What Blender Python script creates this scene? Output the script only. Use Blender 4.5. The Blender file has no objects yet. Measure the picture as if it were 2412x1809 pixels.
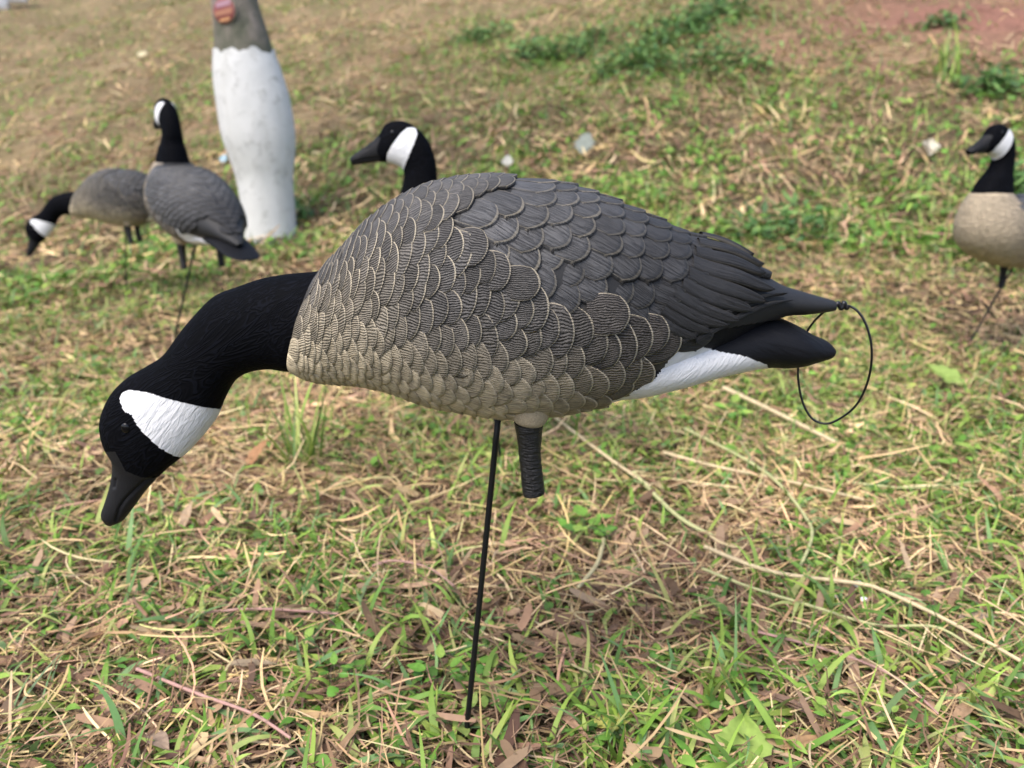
import bpy, math, random
import numpy as np
from mathutils import Vector

random.seed(7)
np.random.seed(3)
RNG = np.random.default_rng(11)
SC = bpy.context.scene
COL = SC.collection
R = math.radians

# ---------------------------------------------------------------- camera
F, CX, CY = 1822.0, 1206.0, 904.5          # focal length and centre in photograph pixels
CAM_H, PITCH = 0.67, R(15.57)
cam_d = bpy.data.cameras.new('camera')
cam = bpy.data.objects.new('camera', cam_d)
COL.objects.link(cam)
cam.location = (0, 0, CAM_H)
cam.rotation_euler = (math.pi / 2 - PITCH, 0, 0)
cam_d.sensor_width = 36.0
cam_d.lens = F / 2412.0 * 36.0
cam_d.clip_start = 0.02
cam_d.clip_end = 500
cam_d.dof.use_dof = True
cam_d.dof.focus_distance = 0.74
cam_d.dof.aperture_fstop = 5.0
SC.camera = cam

# ---------------------------------------------------------------- light
SUN_EL, SUN_AZ = R(58), R(215)             # azimuth clockwise from +Y: behind the camera, from the left
world = bpy.data.worlds.new('World')
SC.world = world
world.use_nodes = True
wn = world.node_tree
sky = wn.nodes.new('ShaderNodeTexSky')
sky.sky_type = 'NISHITA'
sky.sun_disc = False
sky.sun_elevation = SUN_EL
sky.sun_rotation = SUN_AZ
sky.air_density = 0.8
sky.dust_density = 3.0
sky.ozone_density = 0.6
bg = wn.nodes['Background']
bg.inputs['Strength'].default_value = 0.15
wn.links.new(sky.outputs[0], bg.inputs['Color'])
sun_d = bpy.data.lights.new('sun', 'SUN')
sun_d.energy = 1.25
sun_d.angle = R(36)
sun_d.color = (1.0, 0.96, 0.90)
sun = bpy.data.objects.new('sun', sun_d)
COL.objects.link(sun)
sv = Vector((math.sin(SUN_AZ) * math.cos(SUN_EL), math.cos(SUN_AZ) * math.cos(SUN_EL), math.sin(SUN_EL)))
sun.rotation_euler = sv.to_track_quat('Z', 'Y').to_euler()
sun.location = sv * 30

SC.view_settings.view_transform = 'Standard'
SC.view_settings.look = 'None'
SC.view_settings.exposure = 1.27
SC.view_settings.gamma = 1.0
SC.view_settings.use_curve_mapping = False
SC.render.engine = 'CYCLES'
SC.cycles.use_denoising = True
SC.cycles.max_bounces = 6
SC.cycles.diffuse_bounces = 2

# ---------------------------------------------------------------- geometry helpers
CP, SP = math.cos(PITCH), math.sin(PITCH)


def plane_pt(px, py, Y):
    """point of the vertical plane y = Y seen at a photograph pixel"""
    a, b = (px - CX) / F, -(py - CY) / F
    d = np.array([a, CP + b * SP, -SP + b * CP])
    return np.array([0, 0, CAM_H]) + d * (Y / d[1])


def project(P):
    P = np.asarray(P, float)
    q = P - np.array([0, 0, CAM_H])
    dep = q[..., 1] * CP - q[..., 2] * SP
    up = q[..., 1] * SP + q[..., 2] * CP
    return np.stack([CX + F * q[..., 0] / dep, CY - F * up / dep], -1)


def hash2(ix, iy, seed):
    h = (ix * 374761393 + iy * 668265263 + seed * 1442695041) & 0xffffffff
    h = ((h ^ (h >> 13)) * 1274126177) & 0xffffffff
    return ((h ^ (h >> 16)) & 0xffff) / 65535.0


def vnoise(x, y, scale, seed=0):
    x = np.asarray(x, float) / scale
    y = np.asarray(y, float) / scale
    ix = np.floor(x).astype(np.int64)
    iy = np.floor(y).astype(np.int64)
    fx = x - ix
    fy = y - iy
    fx = fx * fx * (3 - 2 * fx)
    fy = fy * fy * (3 - 2 * fy)
    a = hash2(ix, iy, seed)
    b = hash2(ix + 1, iy, seed)
    c = hash2(ix, iy + 1, seed)
    d = hash2(ix + 1, iy + 1, seed)
    return (a * (1 - fx) + b * fx) * (1 - fy) + (c * (1 - fx) + d * fx) * fy


def fbm(x, y, scale, seed=0, octv=4):
    t = 0
    amp = 1
    tot = 0
    for k in range(octv):
        t = t + amp * vnoise(x, y, scale / 2 ** k, seed + 31 * k)
        tot += amp
        amp *= 0.55
    return t / tot


def smooth(a, b, x):
    t = np.clip((x - a) / (b - a), 0, 1)
    return t * t * (3 - 2 * t)


def gz(x, y):
    """terrain height"""
    x = np.asarray(x, float)
    y = np.asarray(y, float)
    toe = 3.75 - 0.38 * np.clip(x, -8, 6)
    w = 0.7
    u = (y - toe) / w
    rise = np.where(u > 30, u, np.log1p(np.exp(np.minimum(u, 30)))) * w * 0.40
    rise = 9.0 * np.tanh(rise / 9.0)
    far = smooth(1.5, 6, y)
    n = (fbm(x, y, 0.5, 3, 3) - 0.5) * (0.035 + 0.12 * far) + (fbm(x, y, 1.9, 8, 3) - 0.5) * (0.03 + 0.35 * far)
    fade = 1 - 0.85 * np.exp(-(x ** 2 + (y - 0.8) ** 2) / 0.5)
    return rise + n * fade


def ground_at(px, py):
    """where the line of sight through a photograph pixel meets the terrain"""
    a, b = (px - CX) / F, -(py - CY) / F
    d = np.array([a, CP + b * SP, -SP + b * CP])
    t = np.linspace(0.3, 40, 12000)
    P = np.array([0, 0, CAM_H]) + t[:, None] * d
    below = P[:, 2] < gz(P[:, 0], P[:, 1])
    i = int(np.argmax(below)) if below.any() else len(t) - 1
    p = P[i].copy()
    p[2] = float(gz(p[0], p[1]))
    return p


def in_poly(pts, poly):
    x, y = pts[..., 0], pts[..., 1]
    inside = np.zeros(x.shape, bool)
    n = len(poly)
    for i in range(n):
        x0, y0 = poly[i]
        x1, y1 = poly[(i + 1) % n]
        cond = ((y0 > y) != (y1 > y))
        with np.errstate(divide='ignore', invalid='ignore'):
            xi = (x1 - x0) * (y - y0) / ((y1 - y0) if y1 != y0 else 1e-9) + x0
        inside ^= cond & (x < xi)
    return inside


def mesh_np(name, V, Fc, cols=None, uv=None, feat=None, smooth_sh=True):
    """mesh from a vertex array and a quad or triangle array"""
    V = np.asarray(V, np.float32)
    Fc = np.asarray(Fc, np.int32)
    me = bpy.data.meshes.new(name)
    k = Fc.shape[1]
    me.vertices.add(len(V))
    me.vertices.foreach_set('co', V.ravel())
    me.loops.add(Fc.size)
    me.loops.foreach_set('vertex_index', Fc.ravel())
    me.polygons.add(len(Fc))
    me.polygons.foreach_set('loop_start', np.arange(0, Fc.size, k, dtype=np.int32))
    me.polygons.foreach_set('loop_total', np.full(len(Fc), k, np.int32))
    if smooth_sh:
        me.polygons.foreach_set('use_smooth', np.ones(len(Fc), bool))
    me.update(calc_edges=True)
    for nm, arr in (('col', cols), ('feat', feat)):
        if arr is not None:
            at = me.attributes.new(nm, 'FLOAT_COLOR', 'POINT')
            c4 = np.ones((len(V), 4), np.float32)
            arr = np.asarray(arr, np.float32)
            c4[:, :arr.shape[1]] = arr
            at.data.foreach_set('color', c4.ravel())
    if uv is not None:
        l = me.uv_layers.new(name='uv')
        l.data.foreach_set('uv', np.asarray(uv, np.float32)[Fc.ravel()].ravel())
    me.validate()
    return me


def add(name, me, mat, parent=None, label=None, cat=None, group=None, kind=None, loc=None):
    o = bpy.data.objects.new(name, me)
    COL.objects.link(o)
    if mat is not None and not me.materials:
        me.materials.append(mat)
    if parent is not None:
        o.parent = parent
    if loc is not None:
        o.location = loc
    tag(o, label, cat, group, kind)
    return o


def tag(o, label=None, cat=None, group=None, kind=None):
    for k, v in (('label', label), ('category', cat), ('group', group), ('kind', kind)):
        if v:
            o[k] = v
    return o


def empty(name, loc, label, cat, group=None):
    o = bpy.data.objects.new(name, None)
    o.empty_display_size = 0.05
    COL.objects.link(o)
    o.location = loc
    return tag(o, label, cat, group)


def grid_faces(nu, nv, wrap_v=False, off=0):
    """quads of a nu x nv vertex grid (v fastest)"""
    i = np.arange(nu - 1)[:, None]
    j = np.arange(nv if wrap_v else nv - 1)[None, :]
    j2 = (j + 1) % nv
    a = i * nv + j
    b = i * nv + j2
    c = (i + 1) * nv + j2
    d = (i + 1) * nv + j
    return np.stack([a + 0 * j, b + 0 * i, c + 0 * i, d + 0 * j], -1).reshape(-1, 4) + off


def tube(path, radii, n=10, squash=None):
    """closed-ended tube along a 3-D path, returns verts, quads"""
    P = np.asarray(path, float)
    m = len(P)
    T = np.gradient(P, axis=0)
    T /= np.linalg.norm(T, axis=1)[:, None] + 1e-12
    ref = np.array([0.0, 1.0, 0.0]) if abs(T[:, 1]).max() < 0.9 else np.array([1.0, 0.13, 0.31])
    A = np.cross(T, ref)
    A /= np.linalg.norm(A, axis=1)[:, None]
    B = np.cross(T, A)
    r = np.broadcast_to(np.asarray(radii, float), (m,))
    th = np.linspace(0, 2 * np.pi, n, endpoint=False)
    V = P[:, None, :] + r[:, None, None] * (np.cos(th)[None, :, None] * A[:, None, :] + np.sin(th)[None, :, None] * B[:, None, :])
    V = np.concatenate([np.repeat(P[:1, None, :], n, 1), V, np.repeat(P[-1:, None, :], n, 1)], 0)
    return V.reshape(-1, 3), grid_faces(m + 2, n, True)


def catmull(pts, n):
    P = np.asarray(pts, float)
    return interp_stations(P, np.linspace(0, len(P) - 1, n))


def interp_stations(A, t):
    A = np.asarray(A, float)
    n = len(A)
    t = np.clip(np.asarray(t, float), 0, n - 1.000001)
    i = np.floor(t).astype(int)
    f = (t - i)
    sh = f.shape
    i = i.ravel()
    f = f.ravel()[:, None]
    p0 = A[np.maximum(i - 1, 0)]
    p1 = A[i]
    p2 = A[np.minimum(i + 1, n - 1)]
    p3 = A[np.minimum(i + 2, n - 1)]
    r = 0.5 * (2 * p1 + (p2 - p0) * f + (2 * p0 - 5 * p1 + 4 * p2 - p3) * f ** 2 + (3 * p1 - p0 - 3 * p2 + p3) * f ** 3)
    return r.reshape(sh + (A.shape[1],))


# ---------------------------------------------------------------- materials
def new_mat(name):
    m = bpy.data.materials.new(name)
    m.use_nodes = True
    nt = m.node_tree
    b = nt.nodes['Principled BSDF']
    return m, nt, b


def node(nt, kind, **kw):
    n = nt.nodes.new(kind)
    for k, v in kw.items():
        if k in n.inputs.keys():
            n.inputs[k].default_value = v
        else:
            setattr(n, k, v)
    return n


def mathn(nt, op, a, b=None, c=None, clamp=False):
    n = nt.nodes.new('ShaderNodeMath')
    n.operation = op
    n.use_clamp = clamp
    for k, v in enumerate((a, b, c)):
        if v is None:
            continue
        if isinstance(v, (int, float)):
            n.inputs[k].default_value = v
        else:
            nt.links.new(v, n.inputs[k])
    return n.outputs[0]


def mixc(nt, fac, a, b, blend='MIX'):
    n = nt.nodes.new('ShaderNodeMix')
    n.data_type = 'RGBA'
    n.blend_type = blend
    for s, v in ((n.inputs['Factor'], fac), (n.inputs['A'], a), (n.inputs['B'], b)):
        if isinstance(v, (int, float)):
            s.default_value = v
        elif isinstance(v, tuple):
            s.default_value = (*v, 1) if len(v) == 3 else v
        else:
            nt.links.new(v, s)
    return n.outputs['Result']


def noise_tex(nt, scale, detail=4, vec=None, rough=0.6, dist=0.0):
    n = node(nt, 'ShaderNodeTexNoise')
    n.inputs['Scale'].default_value = scale
    n.inputs['Detail'].default_value = detail
    n.inputs['Roughness'].default_value = rough
    n.inputs['Distortion'].default_value = dist
    if vec is not None:
        nt.links.new(vec, n.inputs['Vector'])
    return n


def bump(nt, bsdf, height, dist, strength=1.0):
    b = nt.nodes.new('ShaderNodeBump')
    b.inputs['Distance'].default_value = dist
    b.inputs['Strength'].default_value = strength
    nt.links.new(height, b.inputs['Height'])
    nt.links.new(b.outputs[0], bsdf.inputs['Normal'])


def objcoord(nt, scale=None, rot=None):
    tc = nt.nodes.new('ShaderNodeTexCoord')
    if scale is None:
        return tc.outputs['Object']
    src = tc.outputs['Object']
    if rot:
        m0 = nt.nodes.new('ShaderNodeMapping')
        m0.inputs['Rotation'].default_value = rot
        nt.links.new(src, m0.inputs['Vector'])
        src = m0.outputs[0]
    mp = nt.nodes.new('ShaderNodeMapping')
    mp.inputs['Scale'].default_value = scale
    nt.links.new(src, mp.inputs['Vector'])
    return mp.outputs[0]


def plain(name, col, rough=0.6, bscale=0, bdist=0.0005, spec=0.4, vary=0.0, stretch=None, rot=None):
    m, nt, b = new_mat(name)
    b.inputs['Base Color'].default_value = (*col, 1)
    b.inputs['Roughness'].default_value = rough
    b.inputs['Specular IOR Level'].default_value = spec
    if bscale:
        nz = noise_tex(nt, bscale, 5, objcoord(nt, stretch or (1, 1, 1), rot))
        bump(nt, b, nz.outputs['Fac'], bdist)
        if vary:
            dk = tuple(c * (1 - vary) for c in col)
            lt = tuple(min(1, c * (1 + vary)) for c in col)
            nt.links.new(mixc(nt, nz.outputs['Fac'], dk, lt), b.inputs['Base Color'])
    return m


def feather_mat():
    """moulded, dry-brushed feather: barbs across the vane, pale rim; tone from the 'col' attribute"""
    m, nt, b = new_mat('feather_paint')
    at = node(nt, 'ShaderNodeAttribute', attribute_name='col')
    ft = node(nt, 'ShaderNodeAttribute', attribute_name='feat')      # r rim strength, g barb contrast, b barb count / 40
    uvn = node(nt, 'ShaderNodeUVMap', uv_map='uv')
    sp = nt.nodes.new('ShaderNodeSeparateXYZ')
    nt.links.new(uvn.outputs[0], sp.inputs[0])
    fs = nt.nodes.new('ShaderNodeSeparateColor')
    nt.links.new(ft.outputs['Color'], fs.inputs[0])
    u, v = sp.outputs[0], sp.outputs[1]
    rim_s, barb_s, cnt = fs.outputs[0], fs.outputs[1], fs.outputs[2]
    oc = objcoord(nt)
    nz = noise_tex(nt, 90, 3, oc)
    nf = noise_tex(nt, 1400, 2, oc)
    # barbs fan out from the root: u measured from the shaft, squeezed at the root
    uc = mathn(nt, 'SUBTRACT', u, 0.5)
    bend = mathn(nt, 'MULTIPLY', mathn(nt, 'SUBTRACT', nz.outputs['Fac'], 0.5), 0.16)
    ph = mathn(nt, 'MULTIPLY', mathn(nt, 'ADD', uc, bend), mathn(nt, 'MULTIPLY', cnt, 40 * 6.2832))
    w = mathn(nt, 'MULTIPLY_ADD', mathn(nt, 'SINE', ph), 0.5, 0.5)
    w = mathn(nt, 'POWER', w, 0.7)
    cb = nt.nodes.new('ShaderNodeCombineXYZ')
    nt.links.new(mathn(nt, 'MULTIPLY', u, mathn(nt, 'MULTIPLY', cnt, 40 * 2.6)), cb.inputs[0])
    nt.links.new(mathn(nt, 'MULTIPLY', v, 2.2), cb.inputs[1])
    nt.links.new(mathn(nt, 'MULTIPLY', ft.outputs['Alpha'], 97.0), cb.inputs[2])
    sn = noise_tex(nt, 1.0, 2, cb.outputs[0], 0.5)
    sm = nt.nodes.new('ShaderNodeMapRange')
    sm.interpolation_type = 'SMOOTHSTEP'
    sm.inputs[1].default_value = 0.33
    sm.inputs[2].default_value = 0.55
    nt.links.new(sn.outputs['Fac'], sm.inputs[0])
    mixf = mathn(nt, 'MULTIPLY_ADD', barb_s, 1.1, -0.25, clamp=True)
    w = mathn(nt, 'ADD', mathn(nt, 'MULTIPLY', w, mixf), mathn(nt, 'MULTIPLY', sm.outputs[0], mathn(nt, 'SUBTRACT', 1.0, mixf)))
    wn_ = mathn(nt, 'MULTIPLY_ADD', mathn(nt, 'SUBTRACT', nz.outputs['Fac'], 0.5), 0.7, w, clamp=True)
    # rim: end of the feather and the last bit of its sides
    au = mathn(nt, 'ABSOLUTE', uc)
    vj = mathn(nt, 'MULTIPLY_ADD', mathn(nt, 'SUBTRACT', nz.outputs['Fac'], 0.5), 0.05, v)
    mr = nt.nodes.new('ShaderNodeMapRange')
    mr.interpolation_type = 'SMOOTHSTEP'
    mr.inputs[1].default_value = 0.945
    mr.inputs[2].default_value = 0.972
    nt.links.new(vj, mr.inputs[0])
    mr2 = nt.nodes.new('ShaderNodeMapRange')
    mr2.interpolation_type = 'SMOOTHSTEP'
    mr2.inputs[1].default_value = 0.465
    mr2.inputs[2].default_value = 0.492
    nt.links.new(au, mr2.inputs[0])
    rim = mathn(nt, 'MAXIMUM', mr.outputs[0], mathn(nt, 'MULTIPLY', mr2.outputs[0], 0.7))
    rim = mathn(nt, 'MULTIPLY', rim, rim_s)
    rim = mathn(nt, 'MULTIPLY', rim, mathn(nt, 'MULTIPLY_ADD', nf.outputs['Fac'], 0.9, 0.45), clamp=True)
    vm = nt.nodes.new('ShaderNodeMapRange')
    vm.interpolation_type = 'SMOOTHSTEP'
    vm.inputs[1].default_value = 0.25
    vm.inputs[2].default_value = 0.72
    nt.links.new(mathn(nt, 'MULTIPLY_ADD', mathn(nt, 'SUBTRACT', nz.outputs['Fac'], 0.5), 0.8, v), vm.inputs[0])
    fade = mathn(nt, 'MULTIPLY', vm.outputs[0], mathn(nt, 'SUBTRACT', 1.0, barb_s))
    barb_s = mathn(nt, 'MULTIPLY', mathn(nt, 'ADD', fade, barb_s), mathn(nt, 'MULTIPLY_ADD', barb_s, 0.6, 0.4), clamp=True)
    groove = mixc(nt, 1.0, at.outputs['Color'], (0.09, 0.095, 0.11), 'MULTIPLY')
    c = mixc(nt, mathn(nt, 'MULTIPLY', mathn(nt, 'SUBTRACT', 1.0, wn_), barb_s), at.outputs['Color'], groove)
    c = mixc(nt, rim, c, (0.50, 0.43, 0.31))
    sp2 = mathn(nt, 'MULTIPLY_ADD', nf.outputs['Fac'], 0.5, 0.75)
    c = mixc(nt, 1.0, c, sp2, 'MULTIPLY')
    nt.links.new(c, b.inputs['Base Color'])
    b.inputs['Roughness'].default_value = 0.62
    b.inputs['Specular IOR Level'].default_value = 0.35
    h = mathn(nt, 'MULTIPLY', mathn(nt, 'MULTIPLY', wn_, mathn(nt, 'MULTIPLY_ADD', barb_s, 0.8, 0.2)), mathn(nt, 'MULTIPLY_ADD', mathn(nt, 'MINIMUM', rim, 1.0), -0.85, 1.0))
    h = mathn(nt, 'ADD', h, mathn(nt, 'MULTIPLY', rim, 0.5))
    h = mathn(nt, 'MULTIPLY_ADD', nf.outputs['Fac'], 0.15, h)
    bump(nt, b, h, 0.0013)
    return m


def attr_mat(name, rough=0.7, transl=0.0, spec=0.3, vary=0.25, nscale=60):
    m, nt, b = new_mat(name)
    at = node(nt, 'ShaderNodeAttribute', attribute_name='col')
    nz = noise_tex(nt, nscale, 3, objcoord(nt))
    f = mathn(nt, 'MULTIPLY_ADD', nz.outputs['Fac'], 2 * vary, 1 - vary)
    c = mixc(nt, 1.0, at.outputs['Color'], f, 'MULTIPLY')
    nt.links.new(c, b.inputs['Base Color'])
    b.inputs['Roughness'].default_value = rough
    b.inputs['Specular IOR Level'].default_value = spec
    if transl:
        tr = nt.nodes.new('ShaderNodeBsdfTranslucent')
        nt.links.new(c, tr.inputs['Color'])
        mx = nt.nodes.new('ShaderNodeMixShader')
        mx.inputs[0].default_value = transl
        nt.links.new(b.outputs[0], mx.inputs[1])
        nt.links.new(tr.outputs[0], mx.inputs[2])
        nt.links.new(mx.outputs[0], nt.nodes['Material Output'].inputs['Surface'])
    return m


def flock_mat():
    m, nt, b = new_mat('black_flock')
    nz = noise_tex(nt, 42, 3, objcoord(nt, (0.20, 1, 1), (0, R(35), 0)), dist=0.9)
    nf = noise_tex(nt, 1600, 2, objcoord(nt))
    c = mixc(nt, nf.outputs['Fac'], (0.0012, 0.0013, 0.0018), (0.0030, 0.0033, 0.0045))
    ridge = mathn(nt, 'POWER', mathn(nt, 'MULTIPLY_ADD', mathn(nt, 'SINE', mathn(nt, 'MULTIPLY', nz.outputs['Fac'], 80)), 0.5, 0.5), 6.0)
    c = mixc(nt, mathn(nt, 'MULTIPLY', ridge, 0.22), c, (0.013, 0.015, 0.024))
    nt.links.new(c, b.inputs['Base Color'])
    b.inputs['Roughness'].default_value = 0.75
    b.inputs['Specular IOR Level'].default_value = 0.045
    h = mathn(nt, 'MULTIPLY_ADD', nf.outputs['Fac'], 0.04, mathn(nt, 'SINE', mathn(nt, 'MULTIPLY', nz.outputs['Fac'], 80)))
    bump(nt, b, h, 0.00028, 0.8)
    return m


def white_mat():
    m, nt, b = new_mat('white_flock')
    n1 = noise_tex(nt, 230, 3, objcoord(nt, (0.24, 1.0, 1.0), (0, R(52), 0)), dist=0.5)
    b.inputs['Base Color'].default_value = (0.80, 0.80, 0.79, 1)
    nt.links.new(mixc(nt, n1.outputs['Fac'], (0.60, 0.60, 0.60), (0.72, 0.72, 0.72)), b.inputs['Base Color'])
    b.inputs['Roughness'].default_value = 0.8
    b.inputs['Specular IOR Level'].default_value = 0.15
    bump(nt, b, n1.outputs['Fac'], 0.0022, 0.9)
    return m


def ground_mat():
    m, nt, b = new_mat('soil')
    at = node(nt, 'ShaderNodeAttribute', attribute_name='col')
    oc = objcoord(nt)
    n1 = noise_tex(nt, 28, 6, oc)
    n2 = noise_tex(nt, 6, 5, oc)
    f = mathn(nt, 'MULTIPLY_ADD', n1.outputs['Fac'], 1.5, 0.2)
    c = mixc(nt, 1.0, at.outputs['Color'], f, 'MULTIPLY')
    c = mixc(nt, mathn(nt, 'MULTIPLY', n2.outputs['Fac'], 0.4), c, (0.10, 0.06, 0.04))
    nt.links.new(c, b.inputs['Base Color'])
    b.inputs['Roughness'].default_value = 0.95
    b.inputs['Specular IOR Level'].default_value = 0.1
    bump(nt, b, n1.outputs['Fac'], 0.03)
    return m


M_FEATHER = feather_mat()
M_FLOCK = flock_mat()
M_WHITE = white_mat()
M_BILL = plain('bill_paint', (0.010, 0.010, 0.011), 0.6, 700, 0.0004, 0.2, 0.2)
M_TAILB = plain('black_paint', (0.005, 0.0053, 0.007), 0.6, 120, 0.0016, 0.15, 0.3, (0.25, 1, 1.4), (0, R(-22), 0))
M_GLOSS = plain('gloss_black_plastic', (0.004, 0.004, 0.005), 0.3, 170, 0.004, 0.35, 0, (0.6, 0.6, 2.2))
M_STAKE = plain('black_steel', (0.004, 0.004, 0.0045), 0.5, 300, 0.0002, 0.3)
M_CORD = plain('black_cord', (0.006, 0.006, 0.007), 0.35, 900, 0.0002, 0.5)
M_EYE = plain('eye_gloss', (0.003, 0.003, 0.0035), 0.22, 0, 0, 0.3)
M_THIGH = plain('sandy_paint', (0.34, 0.28, 0.19), 0.75, 700, 0.0008, 0.2, 0.6)


# ---------------------------------------------------------------- lofts
class Loft:
    """tube through (top, bottom, half width) stations lying in the plane of symmetry"""

    def __init__(self, top, bot, w, k=0.94):
        self.A = np.concatenate([np.asarray(top, float), np.asarray(bot, float), np.asarray(w, float)[:, None]], 1)
        self.n = len(self.A)
        self.k = k
        tt = np.linspace(0, self.n - 1, 400)
        mid = self.S(tt, np.full(400, np.pi / 2))
        self.tt = tt
        self.arc = np.concatenate([[0], np.cumsum(np.linalg.norm(np.diff(mid, axis=0), axis=1))])

    def S(self, t, phi):
        t, phi = np.broadcast_arrays(np.asarray(t, float), np.asarray(phi, float))
        a = interp_stations(self.A, t)
        top, bot, w = a[..., 0:3], a[..., 3:6], a[..., 6]
        c, s = np.cos(phi), np.sin(phi)
        c = np.sign(c) * np.abs(c) ** self.k
        s = np.sign(s) * np.abs(s) ** self.k
        P = (top + bot) / 2 + (top - bot) / 2 * c[..., None]
        P = P.copy()
        P[..., 1] -= w * s
        return P

    def frame(self, t, phi):
        e = 1e-3
        Pt = (self.S(t + e, phi) - self.S(t - e, phi)) / (2 * e)
        Pp = (self.S(t, phi + e) - self.S(t, phi - e)) / (2 * e)
        N = np.cross(Pt, Pp)
        N /= np.linalg.norm(N, axis=-1, keepdims=True) + 1e-12
        a = interp_stations(self.A, t)
        cen = (a[..., 0:3] + a[..., 3:6]) / 2
        sgn = np.sign(np.sum(N * (self.S(t, phi) - cen), -1, keepdims=True))
        sgn[sgn == 0] = 1
        return N * sgn, np.linalg.norm(Pt, axis=-1), np.linalg.norm(Pp, axis=-1)

    def t_at(self, arc):
        return np.interp(arc, self.arc, self.tt)

    def grid(self, nt, nphi):
        t = np.linspace(0, self.n - 1.0001, nt)
        ph = np.linspace(0, 2 * np.pi, nphi, endpoint=False)
        T, PH = np.meshgrid(t, ph, indexing='ij')
        P = self.S(T, PH)
        return T, PH, P


def loft_faces_outward(V, Fq, centre_of):
    a, b, c = V[Fq[:, 0]], V[Fq[:, 1]], V[Fq[:, 2]]
    n = np.cross(b - a, c - a)
    out = np.sum(n * ((a + c) / 2 - centre_of), 1)
    if np.sum(out) < 0:
        Fq = Fq[:, ::-1]
    return Fq


def closed_loft(L, nt, nphi, cap=True):
    T, PH, P = L.grid(nt, nphi)
    V = P.reshape(-1, 3)
    Fq = grid_faces(nt, nphi, True)
    a = interp_stations(L.A, T.reshape(-1))
    cen = (a[:, :3] + a[:, 3:6]) / 2
    Fq = loft_faces_outward(V, Fq, cen[Fq[:, 0]])
    if cap:
        for row in (0, nt - 1):
            c = P[row].mean(0)
            V = np.concatenate([V, c[None]])
            i = row * nphi + np.arange(nphi)
            f = np.stack([i, row * nphi + (np.arange(nphi) + 1) % nphi, np.full(nphi, len(V) - 1), np.full(nphi, len(V) - 1)], 1)
            Fq = np.concatenate([Fq, f if row else f[:, [1, 0, 2, 3]]])
    return V, Fq


def submesh(V, Fq, mask):
    f = Fq[mask]
    used = np.unique(f)
    re = np.zeros(len(V), np.int64)
    re[used] = np.arange(len(used))
    return V[used], re[f], used


def tri_safe(me):
    return me


# ---------------------------------------------------------------- goose decoys
FEATHER_DATA = []


def feather_patch(L, t0, p0, length, width, alpha, lift, rise, camber, col, feat, nu=9, nv=7, curve=0.45, sink=0.0, ledge=0.0006):
    """one shield-shaped feather draped on loft L, centred at (t0, p0)"""
    u = np.concatenate([[-1], np.linspace(-1, 1, nu), [1]])
    v = np.concatenate([np.linspace(0, 1, nv) ** 0.8, [1]])
    U, Vv = np.meshgrid(u, v, indexing='ij')
    along = (Vv - 0.5) * length - curve * width * 0.5 * Vv * np.abs(U) ** 2.2
    lat = U * width / 2 * (0.82 + 0.18 * np.sin(np.pi * np.clip(Vv * 0.9, 0, 1)))
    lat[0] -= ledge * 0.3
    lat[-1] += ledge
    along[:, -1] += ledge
    ca, sa = math.cos(alpha), math.sin(alpha)
    da = along * ca - lat * sa
    dl = along * sa + lat * ca
    _, mt, mp = L.frame(np.array(t0), np.array(p0))
    t = np.clip(t0 + da / max(float(mt), 1e-4), 0.0, L.n - 1.01)
    p = p0 + dl / max(float(mp), 1e-4)
    P = L.S(t, p)
    N, _, _ = L.frame(t, p)
    h = lift - sink * (1 - Vv) ** 2 + rise * Vv + camber * (1 - U ** 2)
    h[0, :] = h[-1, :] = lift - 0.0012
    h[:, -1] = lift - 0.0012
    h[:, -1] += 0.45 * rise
    h[-1, :] += 0.42 * rise * Vv[-1]
    P = P + N * h[..., None]
    n1, n2 = P.shape[:2]
    Fq = grid_faces(n1, n2)
    V = P.reshape(-1, 3)
    a, b, c = V[Fq[:, 0]], V[Fq[:, 1]], V[Fq[:, 2]]
    if np.sum(np.cross(b - a, c - a) * N.reshape(-1, 3)[Fq[:, 0]]) < 0:
        Fq = Fq[:, ::-1]
    Uu, Vu = U.copy(), Vv.copy()
    Uu[0], Uu[-1] = -0.2, 0.2
    Vu[:, -1] = 0.3
    uv = np.stack([(Uu + 1) / 2, Vu], -1).reshape(-1, 2)
    C = np.tile(col, (n1, n2, 1))
    C[0], C[-1], C[:, -1] = 0.08 * C[0], 0.08 * C[-1], 0.08 * C[:, -1]  # near-black skirt: dark groove paint plus the gap's shadow put into the colour
    Ft = np.tile(tuple(feat) + (np.random.random(),), (n1, n2, 1)).astype(float)
    Ft[0, :, 0] = Ft[-1, :, 0] = Ft[:, -1, 0] = 0
    return V, Fq, uv, C.reshape(-1, 3), Ft.reshape(-1, 4)


def mirror_patch(p):
    V, Fq, uv, c, f = p
    V = V.copy()
    V[:, 1] *= -1
    return V, Fq[:, ::-1], uv, c, f


def join_patches(ps):
    off = 0
    out = [[], [], [], [], []]
    for V, Fq, uv, c, f in ps:
        out[0].append(V)
        out[1].append(Fq + off)
        out[2].append(uv)
        out[3].append(c)
        out[4].append(f)
        off += len(V)
    return [np.concatenate(o) for o in out]


def lerp3(a, b, f):
    return np.array(a) * (1 - f) + np.array(b) * f


GREY = (0.098, 0.092, 0.086)
SAND = (0.62, 0.52, 0.35)
DARK = (0.060, 0.052, 0.046)
WINGC = (0.064, 0.064, 0.066)
WINGB = (0.020, 0.020, 0.021)


def seg_dist(p, poly):
    d = 1e9
    for k in range(len(poly)):
        a = np.array(poly[k], float)
        b = np.array(poly[(k + 1) % len(poly)], float)
        t = np.clip(((p - a) @ (b - a)) / max((b - a) @ (b - a), 1e-9), 0, 1)
        d = min(d, float(np.linalg.norm(p - (a + t * (b - a)))))
    return d


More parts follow.
